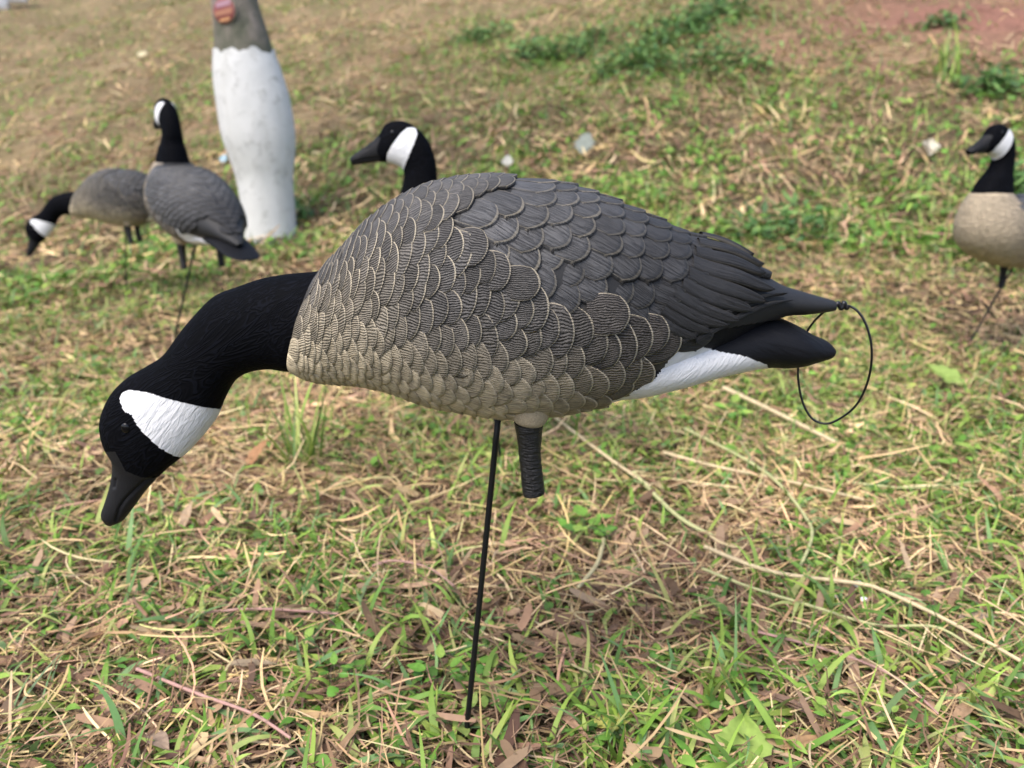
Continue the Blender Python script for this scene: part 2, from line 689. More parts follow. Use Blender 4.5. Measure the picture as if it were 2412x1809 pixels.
def lay_feathers(L, prj, wing_poly, white_poly, arc_end, long_list, rng, size=1.0, sand=SAND, plain_paint=False):
    """near-side feathers of a body loft: returns (flank list, wing list).
    prj maps local points to the side-view plane in which the outlines are given"""
    flank, wing = [], []
    arc = 0.006 * size
    row = 0
    while arc < arc_end:
        q = min(1.0, arc / (0.30 * size))
        pitch = (0.0072 + 0.0078 * q ** 1.1) * size
        W = (0.032 + 0.010 * q + 0.010 * smooth(0.55, 0.95, arc / arc_end)) * size
        t0 = float(L.t_at(arc))
        a = interp_stations(L.A, np.array(t0))
        hh = np.linalg.norm(a[0:3] - a[3:6]) / 2
        half = np.pi * 0.5 * (hh + a[6])
        n = max(6, int(round(half / (W * 0.64))))
        for k in range(-1, n + 1):
            ph = (k + 0.5 * (row % 2) + 0.17 * (row % 3) + rng.uniform(-0.2, 0.2)) * np.pi / n
            if ph < -0.05 or ph > np.pi + 0.05:
                continue
            # feathers slope back: the upper ones lie further along
            arc_k = arc + rng.uniform(-0.12, 0.12) * pitch + 0.02 * size * math.cos(ph) * q
            tk = float(L.t_at(max(0.001, arc_k)))
            c = L.S(np.array(tk), np.array(ph))
            ctr = prj(c[None])[0]
            tip = prj(L.S(np.array(L.t_at(arc_k + pitch * 1.0)), np.array(ph))[None])[0]
            mid_p = prj(L.S(np.array(L.t_at(arc_k + pitch * 0.55)), np.array(ph))[None])[0]
            if in_poly(ctr[None], wing_poly)[0] or in_poly(mid_p[None], wing_poly)[0]:
                continue
            if in_poly(tip[None], white_poly)[0]:
                continue
            if arc_k > arc_end * 0.62 and ph < 0.9 and not in_poly(ctr[None], wing_poly)[0] and ph < 0.25 and arc_k > arc_end * 0.7:
                continue
            low = smooth(0.50, 0.80, ph / np.pi)              # 0 back .. 1 belly
            front = 1 - smooth(0.05, 0.45, arc_k / arc_end)
            col = lerp3(GREY, sand, np.clip(low * 0.95 + (0.85 if plain_paint else 0.42) * front * smooth(0.2, 0.55, ph / np.pi), 0, 1))
            rear = smooth(0.58, 0.88, arc_k / arc_end) * smooth(0.30, 0.5, ph / np.pi)
            col = lerp3(col, DARK, 0.92 * rear * (1 - 0.25 * low))
            base_col = col
            col = col * rng.uniform(0.76, 1.2)
            mid = smooth(0.12, 0.35, ph / np.pi)
            contrast = (0.72 + 0.28 * mid) * (1 - 0.55 * low * (1 - rear))
            rim = (0.55 + 0.45 * mid) * (1 - 0.55 * low * (1 - rear))
            if plain_paint:
                contrast, rim = 0.22 * contrast, 0.22 * rim
                col = col * rng.uniform(0.93, 1.07) / np.mean(col) * np.mean(base_col)
            cnt = (12.0 + 6.0 * q) * rng.uniform(0.9, 1.1)
            dw = seg_dist(ctr, wing_poly)
            lift = 0.0042 * math.exp(-dw / 45.0)
            if arc_k < 0.12 * size:
                lift *= 0.3
            Wk = W * (1 - 0.22 * math.exp(-dw / 30.0))
            L_ = pitch * 2.6
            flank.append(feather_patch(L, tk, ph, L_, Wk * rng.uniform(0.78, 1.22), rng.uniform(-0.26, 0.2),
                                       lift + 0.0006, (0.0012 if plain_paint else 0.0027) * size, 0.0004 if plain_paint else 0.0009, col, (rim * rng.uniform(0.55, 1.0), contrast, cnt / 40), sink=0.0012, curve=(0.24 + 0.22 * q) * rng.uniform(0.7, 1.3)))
        arc += pitch
        row += 1
    # wing coverts
    arcs = []
    pitch = 0.0235 * size
    a0 = float(L.arc[-1])
    arc = (0.03 if plain_paint else 0.10) * size
    row = 0
    while arc < a0 * 0.83:
        t0 = float(L.t_at(arc))
        a = interp_stations(L.A, np.array(t0))
        hh = np.linalg.norm(a[0:3] - a[3:6]) / 2
        half = np.pi * 0.5 * (hh + a[6])
        W = 0.0315 * size
        n = max(5, int(round(half / (W * 0.72))))
        for k in range(-1, n + 1):
            ph = (k + 0.5 * (row % 2) + rng.uniform(-0.08, 0.08)) * np.pi / n
            if ph < -0.06 or ph > np.pi * 0.8:
                continue
            arc_k = arc + rng.uniform(-0.1, 0.1) * pitch + 0.018 * size * math.cos(ph * 1.3)
            tk = float(L.t_at(arc_k))
            c = prj(L.S(np.array(tk), np.array(ph))[None])[0]
            c2 = prj(L.S(np.array(L.t_at(arc_k + pitch * 0.9)), np.array(ph))[None])[0]
            if not in_poly(c[None], wing_poly)[0] or not in_poly(c2[None] + (0, -6), wing_poly)[0]:
                continue
            q = arc_k / a0
            if q > 0.70 and ph > 0.35:
                continue
            col = lerp3(WINGC, WINGB, smooth(0.35, 0.78, q)) * rng.uniform(0.78, 1.25)
            topf = smooth(0.75, 0.3, q)
            rim = np.clip(0.06 + 0.72 * topf, 0, 0.9) * rng.uniform(0.45, 1)
            if plain_paint:
                col = col * 1.15
            dwl = seg_dist(c, wing_poly[:16])
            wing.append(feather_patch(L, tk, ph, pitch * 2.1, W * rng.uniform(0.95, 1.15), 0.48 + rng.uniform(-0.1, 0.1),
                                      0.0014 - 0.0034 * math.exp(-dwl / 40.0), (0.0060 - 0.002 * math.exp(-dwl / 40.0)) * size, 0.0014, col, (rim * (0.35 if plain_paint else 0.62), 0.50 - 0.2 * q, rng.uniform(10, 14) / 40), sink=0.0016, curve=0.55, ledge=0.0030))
        arc += pitch
        row += 1
    for (ta, pa, tb, pb, wd, lv) in long_list:
        nseg = 14
        tt = np.linspace(0, 1, nseg)
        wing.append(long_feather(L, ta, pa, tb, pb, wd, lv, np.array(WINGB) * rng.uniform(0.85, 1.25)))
    return flank, wing


def long_feather(L, ta, pa, tb, pb, width, lift, col):
    nv, nu = 16, 7
    u = np.concatenate([[-1], np.linspace(-1, 1, nu), [1]])
    v = np.concatenate([np.linspace(0, 1, nv), [1]])
    U, Vv = np.meshgrid(u, v, indexing='ij')
    t = ta + (tb - ta) * Vv
    p = pa + (pb - pa) * Vv
    _, mt, mp = L.frame(np.array((ta + tb) / 2), np.array((pa + pb) / 2))
    dt, dp = (tb - ta) * float(mt), (pb - pa) * float(mp)
    ln = math.hypot(dt, dp)
    ct, cp = dt / ln, dp / ln
    prof = np.sqrt(np.clip(1 - np.clip((Vv - 0.72) / 0.28, 0, 1) ** 2.4, 0, 1)) * (0.85 + 0.15 * np.sin(Vv * np.pi))
    lat = U * width / 2 * prof
    t = np.clip(t - lat * cp / float(mt), 0, L.n - 1.01)
    p = p + lat * ct / float(mp)
    P = L.S(t, p)
    N, _, _ = L.frame(t, p)
    h = lift + 0.003 * Vv + 0.0018 * (1 - U ** 2) - 0.0008 * np.exp(-(U / 0.12) ** 2)
    h[0, :] = h[-1, :] = lift - 0.0014
    h[:, -1] = lift - 0.0014
    P = P + N * h[..., None]
    V = P.reshape(-1, 3)
    Fq = grid_faces(*P.shape[:2])
    a, b, c = V[Fq[:, 0]], V[Fq[:, 1]], V[Fq[:, 2]]
    if np.sum(np.cross(b - a, c - a) * N.reshape(-1, 3)[Fq[:, 0]]) < 0:
        Fq = Fq[:, ::-1]
    uv = np.stack([(U + 1) / 2, Vv * 0.9], -1).reshape(-1, 2)
    C = np.tile(col, P.shape[:2] + (1,))
    C[0], C[-1], C[:, -1] = 0.15 * C[0], 0.15 * C[-1], 0.15 * C[:, -1]  # border walls darkened too: edge shadow painted in with the dark groove colour
    return V, Fq, uv, C.reshape(-1, 3), np.tile((0.1, 0.25, 11 / 40, np.random.random()), (len(V), 1))


def body_tone(L, V, T, PH, arc_end):
    ph = np.where(PH > np.pi, 2 * np.pi - PH, PH) / np.pi
    low = smooth(0.45, 0.85, ph)[:, None]
    col = np.array(GREY) * (1 - low) + np.array(SAND) * low
    rear = smooth(0.6, 0.85, T / L.n)[:, None] * 0 + smooth(9.5, 11.5, T)[:, None]
    return (col * (1 - rear) + np.array(DARK) * rear) * 0.6


def poly_split(V, Fq, prj, polys):
    """index of the first polygon containing each face's centre (both sides alike), -1 if none"""
    c = V[Fq].mean(1)
    c[:, 1] = -np.abs(c[:, 1])
    p = prj(c)
    idx = np.full(len(Fq), -1)
    for k, poly in reversed(list(enumerate(polys))):
        idx[in_poly(p, poly)] = k
    return idx


def dent(V, N, prj, line, depth, width):
    """press a groove along a side-view polyline"""
    q = V.copy()
    q[:, 1] = -np.abs(q[:, 1])
    p = prj(q)
    d = np.full(len(V), 1e9)
    for (x0, y0), (x1, y1) in zip(line[:-1], line[1:]):
        a = np.array([x0, y0], float)
        b = np.array([x1, y1], float)
        s = np.clip(((p - a) @ (b - a)) / ((b - a) @ (b - a)), 0, 1)
        d = np.minimum(d, np.linalg.norm(p - (a + s[:, None] * (b - a)), axis=1))
    return V - N * (depth * np.exp(-(d / width) ** 2))[:, None]


def build_goose(name, loc, label, prj, body, tail, neck, wing_poly, white_poly, cheek, bill, eye, gape, nostril,
                legs, thigh, stake, long_list, arc_end, seed, individual, size=1.0, neck_n=(350, 290), black_poly=None, group='goose decoys standing on stakes'):
    rng = np.random.default_rng(seed)
    root = empty(name, loc, label, 'decoy', group)
    # body shell
    nb = (300, 220) if individual else (200, 140)
    V, Fq = closed_loft(body, *nb)
    T, PH, _ = body.grid(*nb)
    idx = poly_split(V, Fq, prj, [white_poly])
    tone = np.concatenate([body_tone(body, V, T.ravel(), PH.ravel(), arc_end), np.tile(GREY, (2, 1))])
    pr = V.copy()
    pr[:, 1] = -np.abs(pr[:, 1])
    wmask = in_poly(prj(pr), wing_poly)
    tone[wmask] = np.array(WINGB)
    feat = np.tile((0.0, 0.4, 10 / 40), (len(V), 1))
    uvd = np.zeros((len(V), 2))
    cpx = V[Fq].mean(1)
    cpx[:, 1] = -np.abs(cpx[:, 1])
    cpx = prj(cpx)
    if black_poly is not None:
        idx[(idx < 0) & in_poly(cpx, black_poly)] = 1
    v1, f1, us = submesh(V, Fq, idx < 0)
    b_o = add('body', mesh_np('body', v1, f1, tone[us], uvd[us], feat[us]), M_FEATHER, root)
    if (idx == 1).any():
        v2, f2, _ = submesh(V, Fq, idx == 1)
        add('tail_coverts', mesh_np('tail_coverts', v2, f2), M_TAILB, root)
    if (idx == 0).any():
        v2, f2, _ = submesh(V, Fq, idx == 0)
        add('rump', mesh_np('rump', v2, f2), M_WHITE, root, label='white underside behind the flank')
    # tail
    V, Fq = closed_loft(tail, *((200, 170) if individual else (100, 90)))
    idx = poly_split(V, Fq, prj, [white_poly])
    v1, f1, _ = submesh(V, Fq, idx < 0)
    add('tail', mesh_np('tail', v1, f1), M_TAILB, root)
    if (idx >= 0).any():
        v2, f2, _ = submesh(V, Fq, idx >= 0)
        add('undertail', mesh_np('undertail', v2, f2), M_WHITE, root)
    # feathers
    flank, wing = lay_feathers(body, prj, wing_poly, white_poly, arc_end, long_list, rng, size, SAND if individual else (0.40, 0.325, 0.225), not individual and len(long_list) == 0)
    # wing bases: raised skin under the wing feathers, one per side
    T2, PH2, P2 = body.grid(260, 200)
    Vb, Fb = P2.reshape(-1, 3), grid_faces(260, 200, True)
    N2, _, _ = body.frame(T2, PH2)
    qn = Vb.copy()
    qn[:, 1] = -np.abs(qn[:, 1])
    inw = in_poly(prj(qn), wing_poly)
    wings = []
    for side in (-1, 1):
        m = inw[Fb].all(1) & ((Vb[Fb].mean(1)[:, 1] * side) >= 0)
        v3, f3, us = submesh(Vb + N2.reshape(-1, 3) * 0.0022, Fb, m)
        wings.append(add('wing', mesh_np('wing', v3, f3, np.tile(np.array(WINGB) * 0.7, (len(v3), 1)), np.zeros((len(v3), 2)),
                                         np.tile((0, 0.2, 0.2), (len(v3), 1))), M_FEATHER, root))
    if individual:
        for par, lst in ((b_o, flank), (wings[0], wing)):
            def seen(p_):
                n_ = p_[0].mean(0) + BASE
                return -np.ptp(prj(p_[0]), 0).prod() if n_[1] < Y0 + 0.02 else 0
            lst = sorted(lst, key=seen)
            cap = 225 if par is b_o else 75
            if len(lst) > cap:
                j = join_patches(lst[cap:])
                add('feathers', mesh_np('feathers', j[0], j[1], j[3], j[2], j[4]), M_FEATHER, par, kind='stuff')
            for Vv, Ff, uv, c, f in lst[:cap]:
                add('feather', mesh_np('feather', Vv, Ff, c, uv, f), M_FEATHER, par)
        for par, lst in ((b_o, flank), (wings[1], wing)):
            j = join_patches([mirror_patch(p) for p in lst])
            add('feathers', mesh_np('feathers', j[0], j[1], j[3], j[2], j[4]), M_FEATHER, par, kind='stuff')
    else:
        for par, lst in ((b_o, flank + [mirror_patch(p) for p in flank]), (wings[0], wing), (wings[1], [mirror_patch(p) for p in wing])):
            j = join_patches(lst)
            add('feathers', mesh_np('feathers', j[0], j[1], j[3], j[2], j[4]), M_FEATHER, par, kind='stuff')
    # neck and head in one skin, the bill and the cheek patch cut from it
    V, Fq = closed_loft(neck, *neck_n)
    T, PH, _ = neck.grid(*neck_n)
    N, _, _ = neck.frame(T, PH)
    N = np.concatenate([N.reshape(-1, 3), np.zeros((2, 3))])
    if gape:
        V = dent(V, N, prj, gape, 0.0022, 4.5)
        V = dent(V, N, prj, nostril, 0.0020, 4.0)
    idx = poly_split(V, Fq, prj, [bill, cheek])
    v1, f1, _ = submesh(V, Fq, idx < 0)
    h_o = add('neck', mesh_np('neck', v1, f1), M_FLOCK, root, label='black neck and head')
    v2, f2, _ = submesh(V, Fq, idx == 0)
    add('bill', mesh_np('bill', v2, f2), M_BILL, h_o)
    v3, f3, us = submesh(V + N * 0.0004, Fq, idx == 1)
    add('cheek_patch', mesh_np('cheek_patch', v3, f3), M_WHITE, h_o, label='white cheek patch')
    # eyes
    T, PH, P = neck.grid(300, 120)
    near = (P[..., 1] < 0)
    pj = prj(P)
    d = np.linalg.norm(pj - np.array(eye), axis=-1) + np.where(near, 0, 1e6)
    i = np.unravel_index(np.argmin(d), d.shape)
    e = P[i]
    u = np.linspace(0, np.pi, 10)
    th = np.linspace(0, 2 * np.pi, 16, endpoint=False)
    for s in (1, -1):
        Ve = np.stack([np.outer(np.sin(u), np.cos(th)) * 0.0047, np.outer(np.cos(u), np.ones(16)) * 0.0022, np.outer(np.sin(u), np.sin(th)) * 0.0056], -1)
        Ve = Ve + np.array([e[0], e[1] * s, e[2]])
        add('eye', mesh_np('eye', Ve.reshape(-1, 3), grid_faces(10, 16, True)), M_EYE, h_o)
    # legs
    for s in (1, -1):
        for (path, rad) in (legs,):
            p = np.array(path, float)
            p[:, 1] *= s
            pp = catmull(p, 40)
            rr = catmull(np.array(rad)[:, None], 40)[:, 0]
            k = np.arange(40)
            rr = rr * (1 + np.where(k > 16, 0.025 * np.sin(k * 2.1), 0.01 * np.sin(k)))
            Vl, Fl = tube(pp, rr, 16)
            cx = pp.mean(0)
            Vl[:, 1] = cx[1] + (Vl[:, 1] - cx[1]) * 0.9
            add('leg', mesh_np('leg', Vl, Fl), M_GLOSS, root)
        p = np.array(thigh[0], float)
        p[:, 1] *= s
        Vt, Ft = tube(catmull(p, 24), catmull(np.array(thigh[1])[:, None], 24)[:, 0], 24)
        add('thigh', mesh_np('thigh', Vt, Ft), M_THIGH, root)
    Vs, Fs = tube(np.linspace(stake[0], stake[1], 12), stake[2], 10)
    add('stake', mesh_np('stake', Vs, Fs), M_STAKE, root)
    return root


# --- the near feeding decoy, outlines read off the photograph and set in its plane of symmetry
Y0 = 0.775
BASE = plane_pt(1085, 1768, Y0)
BASE = np.array([BASE[0], Y0, float(gz(BASE[0], Y0))])


def loc_pt(p):
    return plane_pt(p[0], p[1], Y0) - BASE


def prj_near(P):
    return project(np.asarray(P) + BASE)


PXM = 0.79 / F


def loft_px(st, k=0.94):
    return Loft([loc_pt(s[0]) for s in st], [loc_pt(s[1]) for s in st], [s[2] * PXM for s in st], k)


BODY = loft_px([
    ((752, 642), (689, 868), 104), ((778, 619), (712, 876), 120), ((817, 580), (755, 889), 142), ((854, 538), (802, 893), 162),
    ((911, 489), (860, 897), 188), ((991, 445), (933, 912), 216), ((1078, 424), (1010, 939), 236), ((1160, 419), (1108, 958), 246),
    ((1238, 429), (1190, 968), 247), ((1318, 443), (1290, 964), 242), ((1400, 466), (1370, 950), 230), ((1484, 500), (1448, 934), 211),
    ((1553, 531), (1530, 905), 188), ((1621, 562), (1610, 865), 160), ((1700, 588), (1690, 822), 130), ((1771, 634), (1765, 772), 95),
    ((1836, 674), (1834, 740), 62), ((1890, 692), (1892, 735), 42), ((1934, 705), (1935, 731), 26), ((1962, 713), (1963, 727), 11)])
TAIL = loft_px([
    ((1440, 740), (1440, 930), 170), ((1500, 750), (1500, 924), 165), ((1581, 765), (1581, 906), 150), ((1663, 760), (1663, 885), 128), ((1744, 748), (1744, 869), 108),
    ((1800, 744), (1800, 862), 95), ((1844, 752), (1844, 863), 90), ((1880, 768), (1880, 859), 83), ((1918, 790), (1918, 849), 64),
    ((1944, 801), (1946, 841), 50), ((1957, 813), (1957, 830), 32)])
NECK = loft_px([
    ((800, 622), (735, 862), 104), ((749, 639), (686, 872), 103), ((678, 646), (640, 867), 96), ((618, 656), (600, 872), 92), ((558, 676), (572, 883), 88), ((506, 697), (551, 900), 84),
    ((459, 743), (535, 925), 79), ((423, 787), (522, 953), 74), ((387, 835), (508, 985), 70), ((345, 863), (482, 1020), 69),
    ((300, 890), (455, 1050), 69), ((262, 930), (426, 1078), 67), ((240, 985), (396, 1102), 60), ((245, 1035), (371, 1126), 48),
    ((264, 1070), (350, 1148), 39), ((268, 1100), (336, 1165), 35), ((262, 1140), (320, 1187), 33), ((250, 1180), (303, 1210), 32),
    ((241, 1208), (288, 1227), 27), ((248, 1228), (268, 1236), 14)])
Z1 = lambda pts: [(200 + x / 2.513, 600 + y / 2.513) for x, y in pts]
CHEEK = Z1([(207, 850), (222, 818), (262, 800), (370, 815), (480, 850), (600, 880), (720, 905), (800, 914), (840, 960), (700, 1160), (560, 1197), (520, 1185),
            (440, 1140), (350, 1060), (300, 995), (278, 948), (240, 930), (215, 890)])
BILLP = Z1([(100, 1170), (178, 1165), (205, 1215), (240, 1280), (330, 1318), (425, 1322), (520, 1380), (300, 1700), (0, 1700), (60, 1300)])
WINGP = [(1058, 512), (1104, 545), (1133, 574), (1162, 606), (1195, 635), (1227, 659), (1274, 684), (1310, 700), (1339, 711), (1386, 722),
         (1448, 735), (1484, 742), (1520, 756), (1556, 765), (1594, 805), (1700, 775), (1834, 748), (1990, 740), (1990, 690), (1836, 640),
         (1700, 540), (1553, 480), (1400, 410), (1300, 395), (1240, 405), (1195, 443)]
WHITEP = [(1594, 806), (1578, 845), (1545, 890), (1500, 918), (1440, 945), (1440, 1010), (1830, 910), (1806, 859), (1798, 856), (1750, 838), (1700, 829), (1640, 815)]

_tg = np.linspace(0, BODY.n - 1.02, 500)
_pg = np.linspace(0.02, np.pi - 0.02, 260)
_TG, _PG = np.meshgrid(_tg, _pg, indexing='ij')
_GP = prj_near(BODY.S(_TG, _PG))


def inv(px, py):
    d = np.sum((_GP - np.array([px, py])) ** 2, -1)
    i = np.unravel_index(np.argmin(d), d.shape)
    return float(_TG[i]), float(_PG[i])


Z4 = lambda x, y: (1500 + x / 3.687, 600 + y / 3.687)
LONG = []
for k, (a, b, wd) in enumerate([
        ((150, 540), (480, 700), 84), ((200, 470), (610, 648), 90), ((250, 400), (740, 590), 96), ((300, 330), (835, 545), 100),
        ((370, 250), (950, 468), 106), ((420, 170), (1060, 405), 112), ((450, 85), (1125, 335), 116), ((470, 10), (1045, 222), 112),
        ((500, -60), (1030, 165), 96), ((540, -110), (960, 70), 84), ((365, 742), (1250, 365), 44), ((480, 738), (1310, 405), 40)]):
    ta, pa = inv(*Z4(*a))
    tb, pb = inv(*Z4(*b))
    LONG.append((ta, pa, tb, pb, wd / 3.687 * PXM * 0.92, 0.0035 + 0.0006 * (k if k < 10 else 3)))
BULGE_Y = -0.048
lx = lambda px, py: plane_pt(px, py, Y0 + BULGE_Y) - BASE
LEGS = ([lx(1246, 996), lx(1246, 1003), lx(1247, 1030), lx(1248, 1070), lx(1252, 1110), lx(1256, 1150), lx(1258, 1164)],
        np.array([37, 35, 31, 27.5, 27.5, 28, 27]) * (0.74 / F))
THIGH = ([lx(1252, 900), lx(1251, 935), lx(1249, 960), lx(1248, 980), lx(1247, 993), lx(1246, 1001)], np.array([58, 56, 52, 46, 39, 28]) * (0.73 / F))
STAKE = (loc_pt((1177, 950)), np.array([0, 0, -0.05]), 0.0033)
EYE = Z1([(240, 1030)])[0]
GAPE = Z1([(420, 1318), (350, 1345), (290, 1400), (235, 1455), (205, 1500), (185, 1570)])
NOSTRIL = Z1([(178, 1335), (172, 1375)])

near = build_goose('goose_decoy', BASE, 'large feeding goose decoy nearest the camera with head lowered to the left', prj_near,
                   BODY, TAIL, NECK, WINGP, WHITEP, CHEEK, BILLP, EYE, GAPE, NOSTRIL, LEGS, THIGH, STAKE, LONG, 0.378, 5, True,
                   black_poly=[(1592, 803), (1700, 766), (1834, 738), (2100, 740), (2100, 900), (1830, 900), (1790, 853), (1700, 829)])
# cord loop tied to the wing tip
cp = [plane_pt(*p) for p in []]
loop_px = [(1966, 719, 0), (1985, 720, 0), (2003, 722, 0), (2022, 735, -0.004), (2040, 765, -0.008), (2052, 810, -0.01), (2052, 860, -0.008), (2040, 910, 0),
           (2016, 955, 0.01), (1980, 985, 0.02), (1945, 998, 0.028), (1912, 985, 0.034), (1890, 945, 0.038), (1880, 890, 0.04), (1883, 840, 0.04),
           (1895, 795, 0.036), (1915, 760, 0.028), (1950, 727, 0.008), (1968, 720, 0.002)]
P = catmull([plane_pt(x, y, Y0 + dy) - BASE for x, y, dy in loop_px], 120)
V_, F_ = tube(P, 0.00125, 8)
lo = add('hang_loop', mesh_np('hang_loop', V_, F_), M_CORD, near, label='thin black cord loop tied to the wing tip')
kn = catmull([plane_pt(x, y, Y0 - 0.002) - BASE for x, y in ((1968, 721), (1974, 714), (1982, 727), (1988, 713), (1994, 726), (1998, 718))], 40)
V_, F_ = tube(kn, 0.0023, 8)
add('knot', mesh_np('knot', V_, F_), M_CORD, lo)

# --- upright decoys: own outline in a plane, x to the tail
K = PXM
XF = 400                                   # the stake's place along the body


def upright_parts(pitch, neck_lean=0.0, clear=0.33, nf=1.0):
    tp = math.tan(pitch)
    sq = lambda y: np.where(y > -20, y, np.where(y > -270, -20 + (y + 20) * nf, y + 250 * (1 - nf)))
    usq = lambda y: np.where(y > -20, y, np.where(y > -20 - 250 * nf, -20 + (y + 20) / nf, y - 250 * (1 - nf)))

    def pt(p):
        x, y = p
        sh = max(0.0, x - 60) * tp if y > -30 else 0.0
        y = float(sq(y))
        if y < 0:
            x = x + neck_lean * (-y)
        return np.array([(x - XF) * K, 0, -(y + sh) * K])
    body = [((208, 15), (-74, 20), 110), ((262, 22), (-112, 80), 138), ((322, 20), (-138, 165), 172), ((392, 15), (-142, 262), 206), ((472, 15), (-106, 360), 230),
            ((552, 25), (-20, 432), 243), ((632, 45), (110, 480), 247), ((712, 75), (260, 502), 242), ((792, 110), (410, 503), 228), ((872, 150), (550, 486), 204),
            ((942, 188), (680, 455), 174), ((1005, 228), (800, 412), 138), ((1060, 268), (910, 378), 100), ((1110, 300), (1010, 362), 66), ((1155, 322), (1100, 360), 36), ((1178, 340), (1174, 350), 14)]
    tail = [((640, 330), (640, 470), 165), ((740, 330), (740, 447), 150), ((830, 325), (830, 426), 136), ((920, 325), (920, 416), 124), ((1020, 335), (1020, 413), 116),
            ((1110, 352), (1110, 413), 112), ((1190, 372), (1190, 416), 106), ((1250, 388), (1250, 416), 90), ((1285, 398), (1285, 414), 60), ((1296, 404), (1296, 409), 25)]
    neck = [((226, 55), (-74, 60), 106), ((214, 10), (-79, 15), 107), ((203, -70), (-42, -75), 92), ((192, -140), (-3, -145), 80), ((190, -200), (23, -200), 72), ((195, -259), (38, -255), 66),
            ((190, -328), (36, -290), 64), ((170, -397), (22, -305), 66), ((141, -446), (0, -314), 68), ((102, -482), (-18, -320), 68), ((58, -507), (-36, -325), 66),
            ((9, -512), (-52, -327), 60), ((-40, -495), (-66, -328), 50), ((-70, -452), (-84, -328), 40), ((-109, -416), (-110, -325), 35), ((-158, -384), (-145, -321), 33),
            ((-195, -360), (-178, -315), 30), ((-214, -343), (-202, -313), 18)]
    mk = lambda st: Loft([pt(s[0]) for s in st], [pt(s[1]) for s in st], [s[2] * K for s in st])
    B, T, N = mk(body), mk(tail), mk(neck)
    zlow = min(p[2] for p in B.S(np.linspace(0, B.n - 1.1, 50), np.full(50, np.pi)))
    lift = clear - zlow
    for L in (B, T, N):
        L.A[:, 2] += lift
        L.A[:, 5] += lift

    def prj(P):
        P = np.asarray(P)
        x = P[..., 0] / K + XF
        y = -(P[..., 2] - lift) / K
        xs = np.where(y < 0, x + neck_lean * y, x)
        y2 = y - np.maximum(0, x - 60) * tp
        ok = y2 > -30
        return np.stack([np.where(ok, x, xs), np.where(ok, y2, usq(y))], -1)
    return B, T, N, prj, lift, pt


z7 = lambda pts: [((x - 1010) * 0.49 + 190, (y - 1250) * 0.49 + 20) for x, y in pts]
U_CHEEK = z7([(800, 228), (835, 240), (852, 290), (822, 380), (775, 480), (712, 600), (690, 640), (600, 600), (545, 555), (548, 520), (562, 470), (622, 380), (700, 285), (755, 237)])
U_BILL = z7([(100, 300), (490, 310), (500, 335), (470, 400), (462, 450), (485, 500), (480, 600), (100, 700)])
U_WING = [(120, 50), (205, 215), (345, 288), (600, 332), (750, 352), (900, 364), (1040, 366), (1300, 372), (1300, 200), (900, -60), (600, -60), (430, -30), (240, -10)]
U_WHITE = [(640, 336), (640, 385), (620, 425), (570, 480), (510, 545), (1120, 540), (1120, 428), (1010, 392), (860, 362)]


def upright(name, pos, rotz, label, pitch, seed, lean=0.0, scale=1.0, off=(0, 0), clear=0.33, nf=1.0):
    B, T, N, prj, lift, pt = upright_parts(pitch, lean, clear, nf)
    lp = lambda x, y, dy: pt((x, y)) + np.array([0, dy, lift])
    legs = ([lp(460 + a, b, -0.055) for a, b in ((0, 475), (0, 500), (2, 540), (4, 590), (8, 640), (10, 662))], np.array([36, 34, 27, 24, 25, 24]) * K)
    thigh = ([lp(462, b, -0.052) for b in (420, 450, 472, 488, 500)], np.array([60, 56, 50, 42, 30]) * K)
    top = lp(400, 480, 0)
    c_, s_ = math.cos(-rotz), math.sin(-rotz)
    ft = np.array([(-off[0] * c_ + off[1] * s_) / scale, (-off[0] * s_ - off[1] * c_) / scale, -0.05])
    pos = (pos[0] + off[0], pos[1] + off[1], pos[2])
    g = build_goose(name, pos, label, prj, B, T, N, U_WING, U_WHITE, U_CHEEK, U_BILL, z7([(620, 280)])[0], z7([(480, 505), (330, 520), (230, 545)]),
                    z7([(395, 400), (360, 425)]), legs, thigh, (top, ft, 0.0033), [], 0.50, seed, False, neck_n=(200, 160), black_poly=[(850, 362), (1010, 392), (1120, 420), (1300, 420), (1300, 366), (1040, 366)])
    g.rotation_euler = (0, 0, rotz)
    g.scale = (scale,) * 3
    return g


def copy_tree(o, parent=None, keep=None):
    if keep is not None and not keep(o):
        return None
    c = o.copy()
    COL.objects.link(c)
    c.parent = parent
    for ch in list(o.children):
        copy_tree(ch, c, keep)
    return c


# centre: stands behind the near one
g = ground_at(1190, 1105)
upright('goose_decoy', g, R(0), 'upright goose decoy whose head and neck rise behind the feeding one', R(5), 21, 0.0, off=(-0.05, 0), clear=0.30)
# left: seen from behind
g = ground_at(395, 812)
upright('goose_decoy', g, R(-50), 'upright goose decoy seen from behind, left of the whitewashed tree', R(9), 22, 0.02, 1.2, off=(0.15, 0), clear=0.31, nf=0.54)
# right: breast towards the camera, cut by the frame
g = ground_at(2249, 842)
upright('goose_decoy', g, R(20), 'upright goose decoy with sandy breast, cut off by the right edge', R(6), 23, 0.0, off=(0.14, 0), clear=0.285, nf=0.62)

